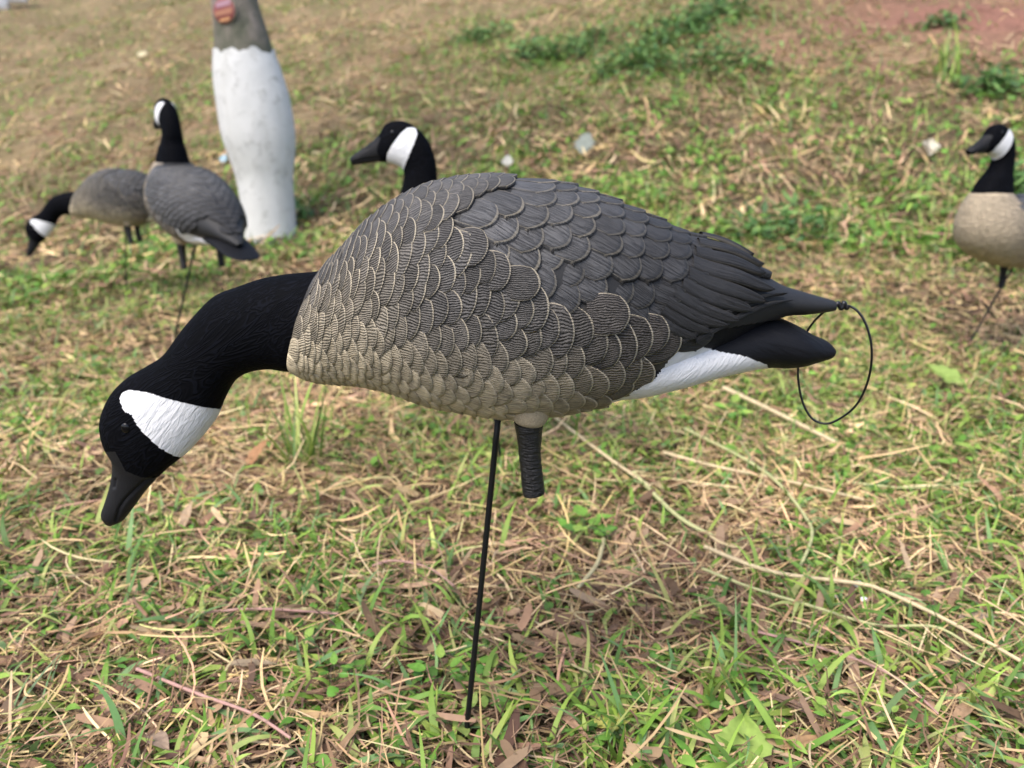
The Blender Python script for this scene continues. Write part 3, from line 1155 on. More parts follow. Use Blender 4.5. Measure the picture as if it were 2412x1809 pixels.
# far left feeder: the near decoy again, its feathers joined
g = ground_at(292, 709)
feeder2 = near.copy()
COL.objects.link(feeder2)
feeder2['label'] = 'small far feeding goose decoy at the far left with head lowered'
feeder2.location = g - np.array([0, 0, 0.09])
feeder2.rotation_euler = (0, 0, R(4))
for ch in list(near.children):
    if ch.name.startswith('hang_loop'):
        continue
    c = ch.copy()
    COL.objects.link(c)
    c.parent = feeder2
    patches = []
    for gch in ch.children:
        if gch.name.startswith('feather'):
            patches.append(gch.data)
            continue
        d = gch.copy()
        COL.objects.link(d)
        d.parent = c
    if patches:
        Vs, Fs, Us, Cs, Ts = [], [], [], [], []
        off = 0
        for me in patches:
            n = len(me.vertices)
            v = np.empty(n * 3, np.float32)
            me.vertices.foreach_get('co', v)
            f = np.empty(len(me.loops), np.int32)
            me.loops.foreach_get('vertex_index', f)
            uvl = np.empty(len(me.loops) * 2, np.float32)
            me.uv_layers[0].data.foreach_get('uv', uvl)
            uvv = np.zeros((n, 2), np.float32)
            uvv[f] = uvl.reshape(-1, 2)
            c1 = np.empty(n * 4, np.float32)
            me.attributes['col'].data.foreach_get('color', c1)
            c2 = np.empty(n * 4, np.float32)
            me.attributes['feat'].data.foreach_get('color', c2)
            Vs.append(v.reshape(-1, 3))
            Fs.append(f.reshape(-1, 4) + off)
            Us.append(uvv)
            Cs.append(c1.reshape(-1, 4))
            Ts.append(c2.reshape(-1, 4))
            off += n
        add('feathers', mesh_np('feathers', np.concatenate(Vs), np.concatenate(Fs), np.concatenate(Cs), np.concatenate(Us), np.concatenate(Ts)),
            M_FEATHER, c, kind='stuff')

# ---------------------------------------------------------------- ground
def axis(lo, hi, fine_lo, fine_hi, step, grow=1.12):
    a = list(np.arange(fine_lo, fine_hi + 1e-6, step))
    s = step
    while a[-1] < hi:
        s *= grow
        a.append(min(hi, a[-1] + s))
    s = step
    while a[0] > lo:
        s *= grow
        a.insert(0, max(lo, a[0] - s))
    return np.array(a)


gx = axis(-120, 120, -5, 5, 0.045)
gy = axis(-60, 200, 0.2, 9, 0.045)
GX, GY = np.meshgrid(gx, gy, indexing='ij')
GZ = gz(GX, GY)
red_pts = [(ground_at(px, py), r) for px, py, r in ((2390, 60, 1.0), (2180, 40, 0.9), (1990, 70, 0.6), (1830, 110, 0.35), (2060, 160, 0.4), (1000, 60, 0.5), (870, 150, 0.45))]


def redness(x, y):
    t = 0
    for (p, r), wgt in zip(red_pts, (0.9, 0.85, 0.7, 0.5, 0.6, 0.15, 0.15)):
        t = np.maximum(t, wgt * np.exp(-(((x - p[0]) / r) ** 2 + ((y - p[1]) / (r * 1.3)) ** 2)))
    return np.clip(t * (0.6 + 0.9 * fbm(x, y, 0.6, 77)), 0, 1)


green_pts = [(ground_at(px, py), r, w_) for px, py, r, w_ in
             ((1600, 90, 1.1, 1.0), (1480, 150, 0.9, 1.0), (1230, 150, 1.1, 1.0), (1350, 90, 1.0, 0.9), (1100, 120, 0.9, 0.8), (1850, 230, 0.9, 0.8), (2000, 330, 0.6, 0.6), (2120, 480, 0.4, 0.7), (1720, 180, 0.6, 0.8), (1000, 240, 0.6, 0.7), (1900, 590, 0.7, 0.8), (1750, 540, 0.5, 0.8),
              (2330, 280, 0.5, 0.8), (730, 1050, 0.25, 0.6), (1900, 640, 0.5, 0.8), (820, 460, 0.6, 0.6), (300, 700, 0.9, 0.55), (500, 620, 0.7, 0.5), (1300, 1200, 0.3, 0.5), (2300, 1000, 0.4, 0.6))]


def greenness(x, y):
    n = fbm(x, y, 0.55, 41, 4)
    t = smooth(0.34, 0.60, n)
    d = np.hypot(x, y)
    t = t * np.where(y > 4.6, 0.52, 0.80) + 0.11
    lowleft = np.exp(-(((x + 0.62) / 0.62) ** 2 + ((y - 0.72) / 0.42) ** 2))
    t = t * (1 - 0.72 * lowleft) * (1 - 0.35 * np.exp(-((y - 0.65) / 0.12) ** 2))
    for p, r, wgt in green_pts:
        t = np.maximum(t, wgt * np.exp(-(((x - p[0]) / r) ** 2 + ((y - p[1]) / r) ** 2)) * (0.45 + 0.9 * n))
    return np.clip(t * (1 - redness(x, y) * 0.8), 0, 1)


rd = redness(GX, GY)[..., None]
gr = greenness(GX, GY)[..., None]
base = np.array((0.045, 0.033, 0.022)) * (1 + 1.6 * smooth(2, 6, GY))[..., None] * (0.65 + 0.7 * fbm(GX, GY, 0.35, 19)[..., None])
thatch = smooth(3.5, 7, GY)[..., None]
base = base * (1 - thatch) + np.array((0.25, 0.19, 0.105)) * (0.5 + 1.0 * fbm(GX, GY, 0.5, 23)[..., None]) * thatch
gcol = base * (1 - 0.45 * gr) + np.array((0.085, 0.105, 0.032)) * 0.45 * gr
gcol = gcol * (1 - rd) + np.array((0.27, 0.135, 0.10)) * rd
Vg = np.stack([GX, GY, GZ], -1).reshape(-1, 3)
add('ground', mesh_np('ground', Vg, grid_faces(len(gx), len(gy))[:, ::-1], gcol.reshape(-1, 3)), ground_mat(), kind='structure')


# ---------------------------------------------------------------- ribbons: straw, grass, leaves
def ribbons(pos, az, L, W, e0, bend, curl, nseg, col, tipcol, prof=None, roll=None, cup=0.0):
    """N curved ribbons as one array of vertices, quads and colours"""
    N = len(pos)
    s = np.linspace(0, 1, nseg + 1)
    if prof is None:
        prof = np.clip(1 - s ** 2.2, 0.06, 1)
    gxr = (gz(pos[:, 0] + 0.02, pos[:, 1]) - gz(pos[:, 0] - 0.02, pos[:, 1])) / 0.04
    gyr = (gz(pos[:, 0], pos[:, 1] + 0.02) - gz(pos[:, 0], pos[:, 1] - 0.02)) / 0.04
    e = e0[:, None] - bend[:, None] * s[None, :]
    a = az[:, None] + curl[:, None] * s[None, :]
    st = (L / nseg)[:, None]
    dx = np.cos(e) * np.cos(a) * st
    dy = np.cos(e) * np.sin(a) * st
    dz = np.sin(e) * st
    X = np.concatenate([np.zeros((N, 1)), np.cumsum(dx[:, :-1], 1)], 1)
    Yy = np.concatenate([np.zeros((N, 1)), np.cumsum(dy[:, :-1], 1)], 1)
    Z = np.concatenate([np.zeros((N, 1)), np.cumsum(dz[:, :-1], 1)], 1)
    Z = Z + gxr[:, None] * X + gyr[:, None] * Yy
    C = np.stack([X, Yy, Z], -1) + pos[:, None, :]
    rl = np.zeros(N) if roll is None else roll
    wv = np.stack([-np.sin(a) * np.cos(rl)[:, None], np.cos(a) * np.cos(rl)[:, None], np.broadcast_to(np.sin(rl)[:, None], a.shape)], -1)
    hw = (W[:, None] / 2 * prof[None, :])[..., None]
    Vv = np.stack([C - wv * hw, C + wv * hw], 2)             # N, nseg+1, 2, 3
    Vv = Vv.reshape(-1, 3)
    k = np.arange(nseg)
    f = np.stack([2 * k, 2 * k + 1, 2 * k + 3, 2 * k + 2], -1)
    Fq = (f[None] + (np.arange(N) * (nseg + 1) * 2)[:, None, None]).reshape(-1, 4)
    cc = col[:, None, :] * (1 - s[None, :, None]) + tipcol[:, None, :] * s[None, :, None]
    cc = np.repeat(cc, 2, 1).reshape(-1, 3)
    return Vv, Fq, cc


def sector(n, r0, r1, half=R(44), pw=1.0):
    """random ground points round the viewpoint, thinning with distance"""
    u = RNG.random(n)
    if pw == 0:
        r = np.sqrt(r0 ** 2 + u * (r1 ** 2 - r0 ** 2))
    else:
        r = r0 * (r1 / r0) ** u
    th = np.where(RNG.random(n) < 0.86, RNG.uniform(-half, half, n), RNG.choice([-1, 1], n) * RNG.uniform(half, R(80), n))
    return r * np.sin(th), r * np.cos(th)


def pick(pal, n, jit=0.22):
    pal = np.array(pal)
    c = pal[RNG.integers(0, len(pal), n)]
    return c * RNG.uniform(1 - jit, 1 + jit, (n, 1)) * RNG.uniform(0.94, 1.06, (n, 3))


STRAW = [(0.58, 0.44, 0.25), (0.50, 0.365, 0.20), (0.38, 0.26, 0.155), (0.27, 0.175, 0.11), (0.68, 0.55, 0.34), (0.18, 0.112, 0.075), (0.46, 0.30, 0.205), (0.50, 0.40, 0.19)]
BROWN = [(0.24, 0.155, 0.105), (0.15, 0.095, 0.065), (0.33, 0.225, 0.15), (0.44, 0.32, 0.205), (0.10, 0.064, 0.046)]
GREEN = [(0.17, 0.29, 0.040), (0.13, 0.24, 0.035), (0.23, 0.34, 0.055), (0.29, 0.38, 0.075), (0.09, 0.18, 0.035), (0.17, 0.29, 0.10), (0.36, 0.40, 0.12)]
HERB = [(0.13, 0.28, 0.04), (0.10, 0.22, 0.04), (0.17, 0.33, 0.05), (0.25, 0.37, 0.07)]

M_STRAW = attr_mat('dry_straw', 0.75, 0.04, 0.25, 0.3, 90)
M_GRASS = attr_mat('green_blade', 0.55, 0.22, 0.35, 0.22, 70)
M_LEAF = attr_mat('leaf_surface', 0.6, 0.25, 0.3, 0.25, 120)


def stuff(name, parts, mat, label, cat):
    off = 0
    Vs, Fs, Cs = [], [], []
    for V, Fq, c in parts:
        Vs.append(V)
        Fs.append(Fq + off)
        Cs.append(c)
        off += len(V)
    return add(name, mesh_np(name, np.concatenate(Vs), np.concatenate(Fs), np.concatenate(Cs), smooth_sh=True), mat, None, label, cat, kind='stuff')


def straw_set(n, r0, r1, lmin, lmax, wmin, wmax, nseg, pal, pw=1.0, zmax=0.02, half=R(44)):
    x, y = sector(n, r0, r1, half, pw)
    keep = (RNG.random(n) > redness(x, y) * 0.85) & (RNG.random(n) < 0.25 + 1.1 * fbm(x, y, 0.22, 91, 3))
    x, y = x[keep], y[keep]
    n = len(x)
    L = RNG.uniform(lmin, lmax, n) * RNG.choice([0.6, 1, 1.3], n)
    W = RNG.uniform(wmin, wmax, n)
    z = gz(x, y) + RNG.random(n) ** 1.6 * zmax + 0.001
    e0 = RNG.normal(0.02, 0.20, n)
    bend = RNG.normal(0.1, 0.45, n)
    c = pick(pal, n) * np.array([1.13, 1.07, 0.97])
    tone = (0.38 + 1.06 * fbm(x, y, 0.3, 57, 3))[:, None] * np.where(y > 4.2, 0.46 + 0.95 * fbm(x, y, 0.9, 63, 3), 0.93)[:, None]
    c = c * tone
    return ribbons(np.stack([x, y, z], -1), RNG.uniform(0, 6.283, n), L, W, e0, bend, RNG.normal(0, 0.5, n), nseg, c, c * RNG.uniform(0.8, 1.15, (n, 1)),
                   np.array([0.8] + [1] * (nseg - 1) + [0.5]), RNG.uniform(-0.9, 0.9, n))


def blade_set(n, r0, r1, lmin, lmax, wmin, wmax, nseg, pal, pw=1.0, up=(0.5, 1.3), prof=None, zof=0.0):
    nc = max(1, n // 5)
    x, y = sector(nc, r0, r1, R(44), pw)
    idx = RNG.integers(0, nc, n)
    sp_ = np.hypot(x[idx], y[idx]) * 0.011
    x, y = x[idx] + RNG.normal(0, 1, n) * sp_, y[idx] + RNG.normal(0, 1, n) * sp_
    keep = RNG.random(n) < greenness(x, y)
    x, y = x[keep], y[keep]
    n = len(x)
    L = RNG.uniform(lmin, lmax, n) * RNG.choice([0.5, 0.8, 1, 1.25], n)
    W = RNG.uniform(wmin, wmax, n)
    z = gz(x, y) + zof * RNG.random(n)
    c = pick(pal, n)
    return ribbons(np.stack([x, y, z], -1), RNG.uniform(0, 6.283, n), L, W, RNG.uniform(up[0], up[1], n), RNG.uniform(0.3, 1.9, n), RNG.normal(0, 0.4, n),
                   nseg, c * 0.82, c * RNG.uniform(0.85, 1.3, (n, 1)), prof, RNG.uniform(-0.7, 0.7, n))


LEAFP = lambda n: np.clip(np.sin(np.linspace(0.06, 1, n + 1) ** 0.8 * np.pi), 0.06, 1)
stuff('straw_litter', [
    straw_set(27000, 0.55, 1.5, 0.03, 0.09, 0.0010, 0.0030, 4, STRAW + BROWN[:2], 0, 0.030),
    straw_set(3500, 0.55, 1.5, 0.05, 0.13, 0.0020, 0.0042, 5, STRAW, 0, 0.034),
    straw_set(6500, 0.55, 1.5, 0.02, 0.05, 0.004, 0.010, 4, BROWN + STRAW[2:4], 0, 0.018),
    straw_set(2300, 0.55, 1.5, 0.03, 0.07, 0.008, 0.016, 5, BROWN[:4], 0, 0.03),
    straw_set(1100, 0.95, 2.8, 0.09, 0.20, 0.0014, 0.0034, 6, [STRAW[0], STRAW[4], STRAW[7], (0.45, 0.43, 0.20)], 1, 0.04),
    straw_set(75000, 1.5, 4.2, 0.04, 0.12, 0.0016, 0.0045, 2, STRAW, 1, 0.03),
    straw_set(20000, 1.5, 4.2, 0.03, 0.07, 0.006, 0.014, 2, BROWN + STRAW[:4], 1, 0.025),
    straw_set(90000, 4.0, 24, 0.05, 0.19, 0.004, 0.014, 2, STRAW + BROWN[:4], 1, 0.05),
], M_STRAW, 'dry straw and dead grass littering the ground', 'straw')
stuff('grass', [
    blade_set(15000, 0.55, 1.5, 0.03, 0.09, 0.004, 0.011, 6, GREEN, 0, (0.1, 1.2), zof=0.02),
    blade_set(62000, 1.5, 4.2, 0.035, 0.09, 0.003, 0.009, 4, GREEN, 1, (0.3, 1.3)),
    blade_set(100000, 4.0, 24, 0.05, 0.13, 0.005, 0.014, 2, GREEN + HERB, 1),
], M_GRASS, 'short green grass growing through the dry straw', 'grass')
stuff('ground_cover', [
    blade_set(7500, 0.55, 1.5, 0.014, 0.028, 0.008, 0.016, 4, HERB, 0, (-0.1, 0.6), LEAFP(4), 0.03),
    blade_set(20000, 1.5, 4.2, 0.018, 0.036, 0.010, 0.02, 3, HERB + GREEN, 1, (-0.1, 0.7), LEAFP(3), 0.035),
    blade_set(45000, 4.0, 24, 0.03, 0.08, 0.015, 0.04, 3, HERB, 1, (-0.1, 0.7), LEAFP(3), 0.06),
], M_LEAF, 'small leafy weeds spread through the grass', 'weeds')

# ---------------------------------------------------------------- tree
g = ground_at(640, 556)
YT = float(g[1])
tp = lambda px, py: plane_pt(px, py, YT)
trunk_px = [(579, 693, 575), (578, 693, 545), (574, 690, 499), (563, 686, 427), (545, 690, 373), (527, 691, 320), (516, 681, 245), (508, 662, 175), (508, 643, 122),
            (507, 627, 70), (500, 607, 5), (492, 592, -60), (478, 570, -150), (458, 545, -270), (436, 515, -420), (420, 488, -600), (402, 458, -800), (390, 432, -1000)]
TB = np.array([g[0], YT, g[2]])
tree = empty('tree', TB, 'tree trunk with whitewashed base standing on the bank', 'tree')
cen, rad = [], []
for l, r, y in trunk_px:
    a, b = tp(l, y), tp(r, y)
    cen.append((a + b) / 2 - TB)
    rad.append((b[0] - a[0]) / 2)
cen = catmull(cen, 110)
rad = catmull(np.array(rad)[:, None], 110)[:, 0]
th = np.linspace(0, 2 * np.pi, 48, endpoint=False)


def trunk_mesh(i0, i1, off, seed, jag=0.0):
    rows = np.arange(i0, i1)
    TH, RR = np.meshgrid(th, rows, indexing='ij')
    TH, RR = TH.T, RR.T
    ri = rad[RR] * (1 + 0.05 * (fbm(np.cos(TH) * 2 + 5, RR * 0.12 + np.sin(TH) * 2, 0.8, seed) - 0.5) + 0.05 * np.sin(3 * TH + 0.5) * np.exp(-RR / 10)) + off
    P = cen[RR] + np.stack([np.cos(TH) * ri, np.sin(TH) * ri * 0.95, 0 * ri], -1)
    if jag:
        P[-1, :, 2] += jag * (vnoise(np.cos(th) * 3, np.sin(th) * 3, 0.5, 4) - 0.5)
    return P.reshape(-1, 3), grid_faces(len(rows), len(th), True)


def bark_mat():
    m, nt, b = new_mat('bark')
    oc = objcoord(nt)
    n1 = noise_tex(nt, 9, 6, objcoord(nt, (1, 1, 0.5)))
    n2 = noise_tex(nt, 3.5, 3, oc)
    n3 = noise_tex(nt, 45, 4, oc)
    cr = nt.nodes.new('ShaderNodeValToRGB')
    cr.color_ramp.elements[0].position = 0.36
    cr.color_ramp.elements[0].color = (0.10, 0.10, 0.068, 1)
    cr.color_ramp.elements[1].position = 0.62
    cr.color_ramp.elements[1].color = (0.30, 0.245, 0.21, 1)
    nt.links.new(n1.outputs['Fac'], cr.inputs[0])
    c = mixc(nt, mathn(nt, 'MULTIPLY_ADD', n2.outputs['Fac'], 2.4, -0.8, clamp=True), cr.outputs[0], (0.06, 0.068, 0.04))
    nt.links.new(c, b.inputs['Base Color'])
    b.inputs['Roughness'].default_value = 0.9
    bump(nt, b, mathn(nt, 'MULTIPLY_ADD', n3.outputs['Fac'], 0.5, n1.outputs['Fac']), 0.02)
    return m


def limewash_mat():
    m, nt, b = new_mat('limewash')
    oc = objcoord(nt)
    n1 = noise_tex(nt, 22, 6, oc)
    n2 = noise_tex(nt, 60, 5, oc)
    n3 = noise_tex(nt, 7, 3, oc)
    cr = nt.nodes.new('ShaderNodeValToRGB')
    cr.color_ramp.elements[0].position = 0.62
    cr.color_ramp.elements[0].color = (0, 0, 0, 1)
    cr.color_ramp.elements[1].position = 0.78
    cr.color_ramp.elements[1].color = (1, 1, 1, 1)
    nt.links.new(mathn(nt, 'MULTIPLY_ADD', n2.outputs['Fac'], 0.35, mathn(nt, 'MULTIPLY', n1.outputs['Fac'], 0.85)), cr.inputs[0])
    c = mixc(nt, n3.outputs['Fac'], (0.50, 0.50, 0.475), (0.62, 0.615, 0.595))
    n4 = noise_tex(nt, 12, 4, objcoord(nt, (1, 1, 0.12)))
    stv = mathn(nt, 'MULTIPLY_ADD', n4.outputs['Fac'], 3.0, -1.65, clamp=True)
    c = mixc(nt, mathn(nt, 'MULTIPLY', stv, 0.6), c, (0.33, 0.32, 0.27))
    pat = mathn(nt, 'MULTIPLY_ADD', n3.outputs['Fac'], 3.0, -1.1, clamp=True)
    c = mixc(nt, mathn(nt, 'MULTIPLY', mathn(nt, 'MULTIPLY', cr.outputs[0], 0.8), pat), c, (0.18, 0.18, 0.15))
    nt.links.new(c, b.inputs['Base Color'])
    b.inputs['Roughness'].default_value = 0.9
    bump(nt, b, n1.outputs['Fac'], 0.003)
    return m


M_BARK = bark_mat()
zz = project(cen + TB)[:, 1]
iw = int(np.argmin(np.abs(zz - 124)))
V_, F_ = trunk_mesh(0, 110, 0, 2)
trunk = add('trunk', mesh_np('trunk', V_, F_), M_BARK, tree)
V_, F_ = trunk_mesh(0, iw + 1, 0.006, 2, 0.05)
add('whitewash', mesh_np('whitewash', V_, F_), limewash_mat(), trunk, label='white lime wash on the lower trunk')
# limbs and crown above the picture
top = cen[-1]
limb_ends = []
for k in range(7):
    a = k * 0.95 + 0.3
    s0 = cen[-1 - k * 3]
    e = s0 + np.array([math.cos(a) * random.uniform(0.8, 1.5), math.sin(a) * random.uniform(0.8, 1.5), random.uniform(0.7, 1.5)])
    m_ = (s0 + e) / 2 + np.array([0, 0, 0.15])
    pp = catmull([s0, m_, e], 12)
    V_, F_ = tube(pp, np.linspace(0.05, 0.015, 12), 8)
    add('limb', mesh_np('limb', V_, F_), M_BARK, tree)
    limb_ends.append(e)
    limb_ends.append(m_)
nl = 3200
ce = np.array(limb_ends)[RNG.integers(0, len(limb_ends), nl)]
pl = ce + RNG.normal(0, 0.35, (nl, 3))
dirs = RNG.normal(0, 1, (nl, 3))
dirs /= np.linalg.norm(dirs, axis=1)[:, None]
sd = np.cross(dirs, RNG.normal(0, 1, (nl, 3)))
sd /= np.linalg.norm(sd, axis=1)[:, None]
q = np.stack([pl, pl + dirs * 0.05 + sd * 0.02, pl + dirs * 0.11, pl + dirs * 0.05 - sd * 0.02], 1).reshape(-1, 3)
add('crown', mesh_np('crown', q, np.arange(nl * 4).reshape(-1, 4), np.repeat(pick(HERB, nl), 4, 0)), M_LEAF, tree, kind='stuff')

# round plaque on the trunk
pc = plane_pt(531, 26, YT)
pc[1] = YT - rad[int(np.argmin(np.abs(zz - 26)))] * 0.93
pc = plane_pt(531, 26, pc[1])
pr_ = 27.5 / F * YT
sign = empty('round_plaque', pc, 'round reddish plaque fixed to the tree above the whitewash', 'plaque')
yaw = R(-14)


def disc(r, d, dz, n=40, bevel=0.004):
    rr = [0, r - bevel, r, r, 0]
    yy = [-d, -d, -d + bevel, 0, 0]
    V = np.array([[[a * math.cos(t), b, a * math.sin(t)] for t in np.linspace(0, 2 * np.pi, n, endpoint=False)] for a, b in zip(rr, yy)])
    return V.reshape(-1, 3), grid_faces(5, n, True)


def strip(x0, x1, z0, z1, y, slope):
    n = 10
    xs = np.linspace(x0, x1, n)
    V = np.array([[[x, y, z0 + slope * x], [x, y, z1 + slope * x]] for x in xs]).reshape(-1, 3)
    return V, grid_faces(n, 2)


V_, F_ = disc(pr_, 0.012, 0)
add('rim', mesh_np('rim', V_, F_), plain('plaque_rim', (0.20, 0.17, 0.12), 0.5, 80, 0.001), sign)
V_, F_ = disc(pr_ * 0.93, 0.016, 0)
add('plate', mesh_np('plate', V_, F_), plain('plaque_red', (0.22, 0.052, 0.045), 0.5, 60, 0.001, 0.4, 0.3), sign)
for nm, (x0, x1, z0, z1), mat in (('top_band', (-0.62, 0.62, 0.28, 0.66), plain('plaque_pink', (0.36, 0.20, 0.24), 0.45, 70, 0.001, 0.4, 0.35)),
                                  ('middle_band', (-0.74, 0.74, -0.33, 0.05), plain('plaque_orange', (0.34, 0.14, 0.075), 0.5, 70, 0.001, 0.4, 0.3)),
                                  ('lower_band', (-0.36, 0.50, -0.80, -0.55), plain('plaque_gold', (0.42, 0.20, 0.075), 0.5, 70, 0.001, 0.4, 0.3))):
    V_, F_ = strip(x0 * pr_, x1 * pr_, z0 * pr_, z1 * pr_, -0.018, 0.16)
    add(nm, mesh_np(nm, V_, F_), mat, sign)
sign.rotation_euler = (R(-4), 0, yaw)

# ---------------------------------------------------------------- single plants, stalks, leaves and scraps
GPL = 'plants standing out in the foreground'


def tuft(px, py, n, lmin, lmax, wmin, wmax, label, pal=GREEN, up=(0.9, 1.5), bend=(0.2, 1.0), spread=0.02):
    p = ground_at(px, py)
    pos = p + np.stack([RNG.normal(0, spread, n), RNG.normal(0, spread, n), np.zeros(n)], -1)
    pos[:, 2] = gz(pos[:, 0], pos[:, 1]) - 0.003
    c = pick(pal, n)
    V, Fq, cc = ribbons(pos, RNG.uniform(0, 6.283, n), RNG.uniform(lmin, lmax, n) * 1.15, RNG.uniform(wmin, wmax, n) * 1.5, RNG.uniform(*up, n), RNG.uniform(*bend, n),
                        RNG.normal(0, 0.25, n), 7, c * 0.85, c * 1.2, None, RNG.uniform(-0.4, 0.4, n))
    return add('grass_tuft', mesh_np('grass_tuft', V - p, Fq, cc), M_GRASS, None, label, 'grass tuft', GPL, loc=p)


def leaf_mesh(L, W, col, curl=0.3, lobes=0, nu=5, nv=9, fold=0.15, rag=0.0, seed=0):
    """one broad leaf along +x with a folded midrib"""
    rg = np.random.default_rng(seed)
    s = np.linspace(0, 1, nv)
    pr = np.sin(np.pi * np.clip(s * 0.94 + 0.04, 0, 1) ** 0.75)
    if lobes:
        pr = pr * (0.72 + 0.28 * np.abs(np.cos(s * np.pi * lobes)))
    pr = np.clip(pr * (1 + rag * rg.normal(0, 1, nv)), 0.03, 1.2)
    u = np.linspace(-1, 1, nu)
    S, U = np.meshgrid(s, u, indexing='ij')
    x = S * L
    y = U * W / 2 * pr[:, None]
    z = np.abs(U) * fold * W * 0.5 + curl * L * (S - S ** 2) * 0.8 + rg.normal(0, 0.012 * L, S.shape)
    V = np.stack([x, y, z], -1).reshape(-1, 3)
    cc = np.tile(col, (len(V), 1)) * (0.85 + 0.3 * rg.random((len(V), 1)))
    return V, grid_faces(nv, nu), cc


def rotz(V, a, e=0.0, roll=0.0):
    ce, se, ca, sa, cr_, sr = math.cos(e), math.sin(e), math.cos(a), math.sin(a), math.cos(roll), math.sin(roll)
    V = V @ np.array([[1, 0, 0], [0, cr_, sr], [0, -sr, cr_]])
    V = V @ np.array([[ce, 0, se], [0, 1, 0], [-se, 0, ce]])
    return V @ np.array([[ca, sa, 0], [-sa, ca, 0], [0, 0, 1]])


def herb(px, py, h, nleaf, lsize, label, pal=HERB, seed=0):
    """small broad-leaved plant: stems and separate leaves"""
    rg = np.random.default_rng(seed)
    p = ground_at(px, py)
    root = empty('weed_plant', p, label, 'plant', GPL)
    sv_, sf, sc_ = [], [], []
    off = 0
    for k in range(nleaf):
        a = k * 2.4 + rg.uniform(-0.3, 0.3)
        hh = 0.012 + h * (0.35 + 0.65 * (k + 1) / nleaf)
        base = np.array([rg.normal(0, 0.004), rg.normal(0, 0.004), -0.004])
        tip = np.array([math.cos(a) * lsize * rg.uniform(0.3, 0.9), math.sin(a) * lsize * rg.uniform(0.3, 0.9), hh])
        V, Fq = tube(catmull([base, (base + tip) / 2 + np.array([0, 0, hh * 0.15]), tip], 6), 0.0007, 5)
        sv_.append(V)
        sf.append(Fq + off)
        off += len(V)
        col = np.array(pal[rg.integers(0, len(pal))]) * rg.uniform(0.85, 1.25)
        ls = lsize * rg.uniform(0.75, 1.15)
        V, Fq, cc = leaf_mesh(ls, ls * 0.62, col, 0.12, seed=seed * 50 + k)
        V = rotz(V, a, rg.uniform(-0.25, 0.6), rg.uniform(-0.4, 0.4)) + tip
        add('leaf', mesh_np('leaf', V, Fq, cc), M_LEAF, root)
    Vs = np.concatenate(sv_)
    add('stem', mesh_np('stem', Vs, np.concatenate(sf), np.tile((0.14, 0.16, 0.06), (len(Vs), 1))), M_LEAF, root)
    return root


tuft(712, 1105, 36, 0.10, 0.24, 0.003, 0.0065, 'tall bright green grass tuft under the decoy neck', up=(1.0, 1.5), bend=(0.1, 0.9))
tuft(1440, 1800, 7, 0.06, 0.12, 0.004, 0.008, 'upright broad grass blades at the bottom edge right of the stake', up=(1.1, 1.5), bend=(0.0, 0.4), spread=0.012)
tuft(1020, 1700, 9, 0.04, 0.08, 0.004, 0.008, 'pale green grass blades at the foot of the near stake', up=(0.2, 0.9), bend=(0.2, 0.7), spread=0.012)
tuft(640, 1760, 7, 0.05, 0.09, 0.005, 0.009, 'broad grass blades at the bottom edge left of the stake', up=(0.3, 1.0), bend=(0.2, 0.8))
tuft(1740, 1640, 9, 0.07, 0.13, 0.003, 0.006, 'thin leaning grass blades left of the pale leaf piece', up=(0.8, 1.4))
tuft(60, 1730, 9, 0.06, 0.12, 0.0015, 0.003, 'wispy bluish grass in the bottom left corner', pal=[(0.13, 0.2, 0.09)], up=(0.4, 1.1), bend=(0.5, 1.4))
tuft(2340, 1560, 8, 0.05, 0.1, 0.003, 0.006, 'short green grass blades at the right edge', up=(0.9, 1.4))
tuft(390, 1480, 8, 0.04, 0.08, 0.004, 0.008, 'green blades beside the yellow dry leaf on the left')
tuft(1180, 1560, 7, 0.04, 0.08, 0.004, 0.008, 'broad green blades just right of the near stake', up=(0.3, 0.9))
tuft(30, 1120, 7, 0.06, 0.12, 0.002, 0.005, 'dark green grass blades at the left edge', pal=GREEN[:2], up=(1.0, 1.5), bend=(0, .5))
tuft(2240, 185, 40, 0.15, 0.38, 0.006, 0.014, 'arching grass clump below the bare red soil', up=(0.8, 1.5), bend=(0.4, 1.4), spread=0.06)
herb(705, 1570, 0.035, 6, 0.022, 'dark green heart-leaved weed left of the near stake', seed=3)
herb(790, 1640, 0.03, 9, 0.016, 'small round-leaved weed close left of the near stake', seed=4)
herb(1040, 1640, 0.035, 7, 0.026, 'bright oval-leaved weed growing against the near stake', seed=5)
herb(1080, 1740, 0.02, 5, 0.028, 'broad yellow-green leaves at the foot of the near stake', [(0.24, 0.31, 0.08)], seed=6)
herb(1960, 1745, 0.03, 8, 0.020, 'clover-like weed in the bottom right foreground', seed=7)
herb(2085, 1745, 0.028, 10, 0.012, 'fine-leaved yellow-green weed right of the clover-like one', [(0.22, 0.33, 0.06)], seed=8)
herb(2100, 1630, 0.03, 8, 0.015, 'yellow-green weed above the clover-like one', [(0.26, 0.36, 0.06)], seed=9)
herb(1380, 1300, 0.05, 9, 0.04, 'broad-leaved green weed beneath the decoy leg', seed=10)
herb(1720, 1010, 0.05, 12, 0.035, 'low bright weed patch below the decoy tail', seed=12)


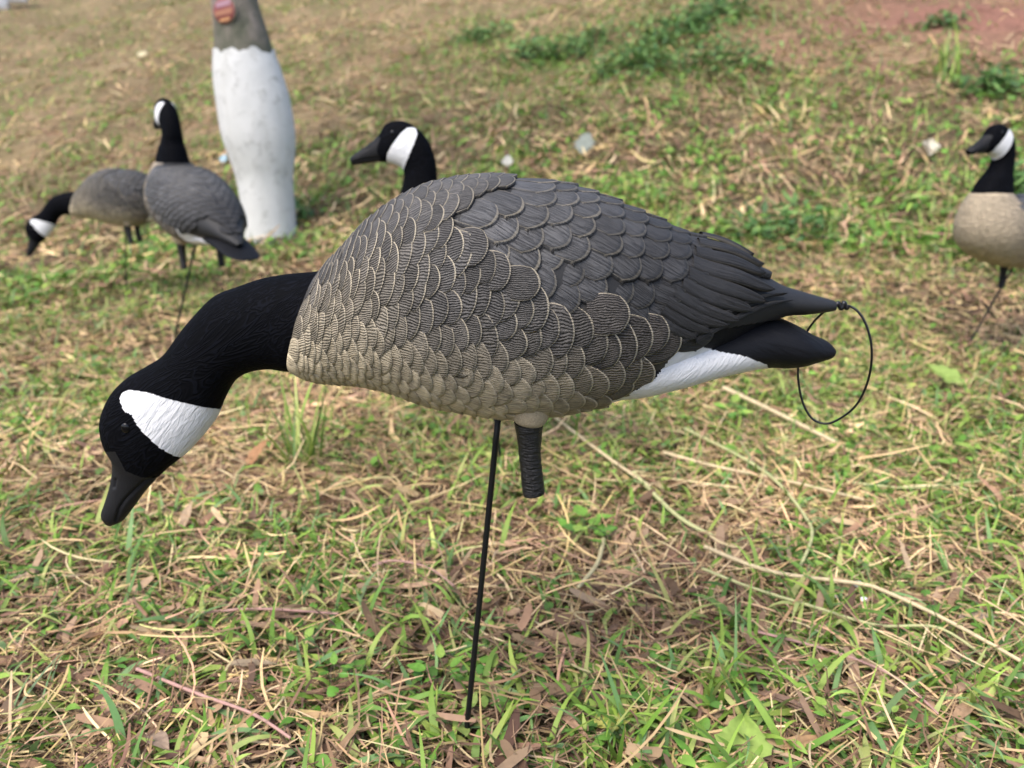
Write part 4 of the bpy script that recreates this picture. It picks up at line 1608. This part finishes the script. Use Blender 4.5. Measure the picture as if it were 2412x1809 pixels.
# dark bushy weeds on the bank
def bush(px, py, r, n, label, seed):
    rg = np.random.default_rng(seed)
    p = ground_at(px, py)
    root = empty('leafy_weed', p, label, 'weed', 'leafy weeds on the bank')
    d = rg.normal(0, 1, (n, 3))
    d /= np.linalg.norm(d, axis=1)[:, None]
    d[:, 2] = np.abs(d[:, 2])
    pos = d * r * rg.uniform(0.35, 1.0, (n, 1)) * np.array([1.25, 1.0, 0.75])
    pos[:, :2] += (rg.normal(0, 0.3, (n, 2)) * r)
    a = rg.uniform(0, 6.283, n)
    pal = np.array([(0.07, 0.15, 0.04), (0.055, 0.115, 0.038), (0.10, 0.20, 0.05), (0.15, 0.25, 0.07)])
    c = pal[rg.integers(0, 4, n)] * rg.uniform(0.8, 1.25, (n, 1))
    wp = pos + p
    wp[:, 2] = gz(wp[:, 0], wp[:, 1]) + pos[:, 2]
    V, Fq, cc = ribbons(wp, a, rg.uniform(0.04, 0.09, n), rg.uniform(0.02, 0.04, n), rg.uniform(-0.4, 0.7, n), rg.uniform(0, 0.6, n), np.zeros(n), 4, c, c * 1.2, LEAFP(4), rg.uniform(-0.6, 0.6, n))
    add('foliage', mesh_np('foliage', V - p, Fq, cc), M_LEAF, root, kind='stuff')
    for k in range(6):
        t = wp[rg.integers(0, n)] - p
        Vt, Ft = tube(catmull([np.array([rg.normal(0, .03), rg.normal(0, .03), -0.02]), t * 0.5 + np.array([0, 0, .04]), t], 6), 0.003, 5)
        add('stem', mesh_np('stem', Vt, Ft, np.tile((0.10, 0.11, 0.05), (len(Vt), 1))), M_LEAF, root)


bush(1585, 95, 0.42, 620, 'dense dark green weed clump on the bank below the top edge', 1)
bush(1690, 45, 0.36, 480, 'dark green weed at the top edge left of the red soil', 2)
bush(1500, 165, 0.32, 420, 'low green weed left of the dense dark clump', 3)
bush(1700, 165, 0.34, 420, 'bright green weed directly below the dense dark clump', 4)
bush(1260, 140, 0.30, 380, 'grey-green weed on the bank above the centre goose', 5)
bush(1130, 100, 0.26, 300, 'small green weed on the upper bank, leftmost of the weed band', 6)
bush(1380, 120, 0.28, 320, 'green weed between the grey-green one and the dense clump', 7)
bush(2350, 215, 0.24, 300, 'green weed at the right edge above the cut-off goose', 8)
bush(2220, 60, 0.16, 140, 'thin dark weed growing in the bare red soil', 9)
bush(2375, 455, 0.14, 160, 'low weed beside the head of the cut-off goose', 10)
bush(1840, 560, 0.22, 260, 'bright green weed mat behind the near decoy wing', 11)
bush(695, 520, 0.08, 60, 'small green weed at the foot of the whitewashed tree', 12)


# long cut stalks
def stalk(pts, r, col, label, lift=0.012):
    P = []
    for k, (x, y) in enumerate(pts):
        q_ = ground_at(x, y)
        P.append(q_ + np.array([0, 0, lift + 0.020]))
    P = np.array(P)
    pp = catmull(P, 14 * len(P))
    k = np.arange(len(pp))
    pp[:, 2] = np.maximum(pp[:, 2], gz(pp[:, 0], pp[:, 1]) + 0.02)
    V, Fq = tube(pp, 1.7 * r * np.linspace(1, 0.75, len(pp)) * (1 + 0.06 * np.sin(np.arange(len(pp)) * 1.7)), 8)
    b = P[0]
    return add('straw_stalk', mesh_np('straw_stalk', V - b, Fq, np.tile(col, (len(V), 1))), M_STRAW, None, label, 'stalk', 'long dry stalks on the ground', loc=b)


PALE = (0.56, 0.45, 0.27)
GPALE = (0.42, 0.42, 0.20)
PINK = (0.42, 0.25, 0.21)
stalk([(1655, 1340), (1808, 1402), (2010, 1433), (2075, 1450), (2230, 1530), (2425, 1645)], 0.0021, PALE, 'longest pale straw stalk running to the right edge', 0.022)
stalk([(1650, 1385), (1760, 1430), (1920, 1480), (2060, 1522), (2200, 1530), (2310, 1600)], 0.0015, GPALE, 'greenish stalk just below the longest pale one', 0.014)
stalk([(1490, 1150), (1590, 1255), (1680, 1310)], 0.0026, GPALE, 'thick green-yellow stalk right of the decoy leg', 0.016)
stalk([(1700, 955), (1830, 1020), (1960, 1090)], 0.0036, PALE, 'thick straw stalk below the decoy tail', 0.03)
stalk([(1610, 1045), (1750, 1120), (1830, 1180), (1890, 1260), (1907, 1310), (1878, 1388)], 0.0022, GPALE, 'bent yellow-green stalk with a kink near its end', 0.018)
stalk([(1560, 1100), (1690, 1135), (1850, 1170), (2030, 1215)], 0.0024, PALE, 'straight pale stalk crossing the bent one', 0.014)
stalk([(1300, 1010), (1420, 1105), (1530, 1185)], 0.0026, PALE, 'pale stalk slanting down behind the decoy leg', 0.016)
stalk([(1990, 1170), (2150, 1185), (2330, 1165)], 0.0018, GPALE, 'thin stalk lying level at mid right', 0.012)
stalk([(480, 1492), (620, 1484), (800, 1495)], 0.0013, PINK, 'pinkish runner lying level at lower left', 0.014)
stalk([(330, 1630), (470, 1690), (600, 1740), (690, 1800)], 0.0014, PINK, 'pinkish runner slanting to the bottom edge', 0.014)
stalk([(880, 1385), (930, 1372), (1010, 1390), (1070, 1435)], 0.0012, PINK, 'pinkish arched runner left of the near stake', 0.02)
stalk([(1420, 1320), (1405, 1380), (1360, 1440)], 0.0024, (0.46, 0.40, 0.22), 'short crooked root-like stalk below the decoy leg', 0.02)
stalk([(1780, 1540), (1960, 1590), (2100, 1650), (2200, 1740)], 0.0012, PINK, 'thin reddish stem crossing the lower right litter', 0.014)


def single_leaf(px, py, L, W, ang, col, name, label, cat='leaf', curl=0.25, lobes=0, e=0.05, roll=0.0, lift=0.012, rag=0.0, group=None, seed=1, fold=0.15):
    p = ground_at(px, py) + np.array([0, 0, lift + 0.012])
    V, Fq, cc = leaf_mesh(L, W, np.array(col), curl, lobes, nu=7, nv=15, rag=rag, seed=seed, fold=fold)
    V[:, 0] -= L / 2
    V = rotz(V, ang, e, roll)
    return add(name, mesh_np(name, V, Fq, cc), M_LEAF, None, label, cat, group, loc=p)


single_leaf(1745, 1800, 0.070, 0.068, 1.3, (0.27, 0.38, 0.085), 'leaf_piece', 'large pale green torn leaf at the bottom right', rag=0.12, lobes=2, e=0.45, curl=0.25, lift=0.012, seed=4, fold=0.35)
single_leaf(1450, 1735, 0.055, 0.045, 0.3, (0.52, 0.50, 0.13), 'lobed_leaf', 'yellow lobed leaf behind upright blades at the bottom', lobes=3, e=0.1, curl=0.1, seed=5)
single_leaf(2215, 925, 0.11, 0.07, 2.4, (0.25, 0.35, 0.085), 'lobed_leaf', 'bright yellow-green lobed leaf at mid right', lobes=3, rag=0.1, e=0.4, roll=-0.3, lift=0.035, seed=6, fold=0.3)
single_leaf(285, 1425, 0.055, 0.014, 1.2, (0.58, 0.47, 0.22), 'dry_leaf', 'narrow yellow dry leaf on the left', seed=7)
single_leaf(615, 1490, 0.035, 0.012, 1.3, (0.52, 0.38, 0.18), 'dry_leaf', 'small orange-yellow dry leaf below the bill', seed=8)
single_leaf(545, 1460, 0.045, 0.014, 0.1, (0.30, 0.21, 0.14), 'dry_leaf', 'arched brown dry leaf beside the orange-yellow one', curl=0.7, seed=9)
single_leaf(600, 1605, 0.07, 0.016, -0.1, (0.30, 0.23, 0.15), 'dry_leaf', 'long flat brown leaf left of the heart-leaved weed', seed=10)
single_leaf(1850, 1700, 0.085, 0.016, -0.75, (0.25, 0.16, 0.11), 'dry_leaf', 'long spotted brown leaf beside the pale torn one', seed=11)
single_leaf(1905, 1795, 0.085, 0.018, 0.1, (0.40, 0.25, 0.13), 'dry_leaf', 'tan curled dry leaf at the bottom edge right of centre', seed=12)
single_leaf(2270, 1715, 0.06, 0.016, 0.6, (0.42, 0.27, 0.16), 'dry_leaf', 'tan dry leaf in the bottom right corner', curl=0.5, seed=13)
single_leaf(2300, 1490, 0.055, 0.02, -0.1, (0.36, 0.27, 0.19), 'dry_leaf', 'oval brown leaf near the right edge', seed=14)
single_leaf(2120, 1360, 0.075, 0.009, 1.5, (0.42, 0.31, 0.20), 'dry_leaf', 'narrow upright dry leaf above the longest stalk', e=0.5, lift=0.03, seed=15)
single_leaf(380, 1790, 0.05, 0.022, -0.7, (0.33, 0.24, 0.17), 'dry_leaf', 'broad brown leaf at the bottom left', seed=16)
single_leaf(1330, 1740, 0.09, 0.015, -0.95, (0.34, 0.21, 0.13), 'dry_leaf', 'long brown leaf between the stake and the yellow lobed leaf', seed=17)
single_leaf(70, 1390, 0.05, 0.022, 0.9, (0.40, 0.30, 0.20), 'dry_leaf', 'pale brown leaf at the left edge', seed=18)
single_leaf(150, 1395, 0.06, 0.014, 0.1, (0.42, 0.32, 0.21), 'dry_leaf', 'flat tan leaf beside the pale brown one at left', seed=19)
single_leaf(615, 1110, 0.09, 0.03, 1.0, (0.36, 0.19, 0.09), 'dry_leaf', 'rust-brown curled leaf left of the tall grass tuft', e=0.6, lift=0.03, curl=0.5, seed=20)
single_leaf(445, 1250, 0.06, 0.02, 1.4, (0.42, 0.30, 0.19), 'dry_leaf', 'tan leaf standing behind the bill tip', e=0.7, lift=0.02, seed=21)
single_leaf(1378, 365, 0.17, 0.12, 1.2, (0.26, 0.29, 0.25), 'plastic_scrap', 'pale grey plastic scrap on the bank above the decoy back', 'litter', e=0.9, lift=0.06, rag=0.15, seed=22)
single_leaf(2185, 375, 0.13, 0.09, 1.2, (0.55, 0.52, 0.42), 'paper_scrap', 'cream paper scrap left of the cut-off goose head', 'litter', e=0.7, lift=0.05, rag=0.3, seed=23, roll=0.3, fold=0.5)
single_leaf(1196, 400, 0.09, 0.07, 1.4, (0.5, 0.49, 0.44), 'paper_scrap', 'small white scrap just above the decoy back', 'litter', e=0.9, lift=0.04, rag=0.2, seed=24)
single_leaf(529, 387, 0.08, 0.06, 1.4, (0.36, 0.52, 0.62), 'plastic_scrap', 'light blue scrap beside the whitewashed trunk', 'litter', e=0.9, lift=0.03, seed=25)
single_leaf(640, 578, 0.17, 0.10, 0.05, (0.60, 0.52, 0.40), 'dry_leaf', 'cream flat leaf lying in front of the tree', e=0.05, lift=0.02, seed=26)
single_leaf(282, 170, 0.22, 0.12, 0.4, (0.62, 0.52, 0.36), 'dry_leaf', 'cream leaf on the far bank left of the tree', e=0.3, lift=0.04, seed=27)
single_leaf(338, 140, 0.18, 0.12, 1.6, (0.58, 0.52, 0.32), 'dry_leaf', 'yellowish leaf up-slope of the cream leaf left of the tree', e=0.5, lift=0.05, seed=28)
for k, (x, y, sz, lb) in enumerate(((2015, 1412, 0.013, 'white crumb above the longest stalk'), (1966, 1440, 0.008, 'smallest white crumb, leftmost below the longest stalk'),
                                    (2000, 1446, 0.011, 'middle white crumb below the longest stalk'), (2030, 1449, 0.011, 'rightmost white crumb below the longest stalk'))):
    p = ground_at(x, y) + np.array([0, 0, 0.026])
    rg = np.random.default_rng(k)
    u_ = np.linspace(0, np.pi, 6)
    t_ = np.linspace(0, 2 * np.pi, 9, endpoint=False)
    V_ = np.stack([np.outer(np.sin(u_), np.cos(t_)) * sz * .6, np.outer(np.sin(u_), np.sin(t_)) * sz * .45, np.outer(np.cos(u_), np.ones(9)) * sz * 0.4], -1) * rg.uniform(0.75, 1.2, (6, 9, 1))
    add('crumb', mesh_np('crumb', V_.reshape(-1, 3), grid_faces(6, 9, True)[:, ::-1], smooth_sh=False), plain('crumb_white', (0.75, 0.76, 0.76), 0.8, 200, 0.001), None,
        lb, 'litter', 'white crumbs by the longest stalk', loc=p)

# white rounded board in the top left corner, on the slope
p0 = ground_at(20, 12)
wp = plain('white_board_paint', (0.82, 0.82, 0.82), 0.5, 30, 0.001)
bd = empty('white_board', p0, 'white rounded object at the top left corner', 'board')


def rounded(x0, y0, x1, y1, r, Y, depth):
    pts = []
    for cx_, cy_, a0 in ((x1 - r, y1 - r, 0), (x0 + r, y1 - r, 90), (x0 + r, y0 + r, 180), (x1 - r, y0 + r, 270)):
        for a in np.linspace(a0, a0 + 90, 7):
            pts.append((cx_ + r * math.cos(R(a)), cy_ + r * math.sin(R(a))))
    A = np.array([plane_pt(x, y, Y) for x, y in pts])
    B = A + np.array([0, depth, 0])
    c1, c2 = A.mean(0), B.mean(0)
    V = np.concatenate([np.repeat(c1[None], len(A), 0), A, B, np.repeat(c2[None], len(A), 0)])
    return V, grid_faces(4, len(A), True)


for nm, (x0, y0, x1, y1) in (('panel', (-120, -60, 15, 25)), ('ledge', (-20, -60, 57, 6))):
    V_, F_ = rounded(x0, y0, x1, y1, 6, float(p0[1]) - (0.05 if nm == 'panel' else 0.0), 0.12)
    add(nm, mesh_np(nm, V_ - p0, F_), wp, bd)
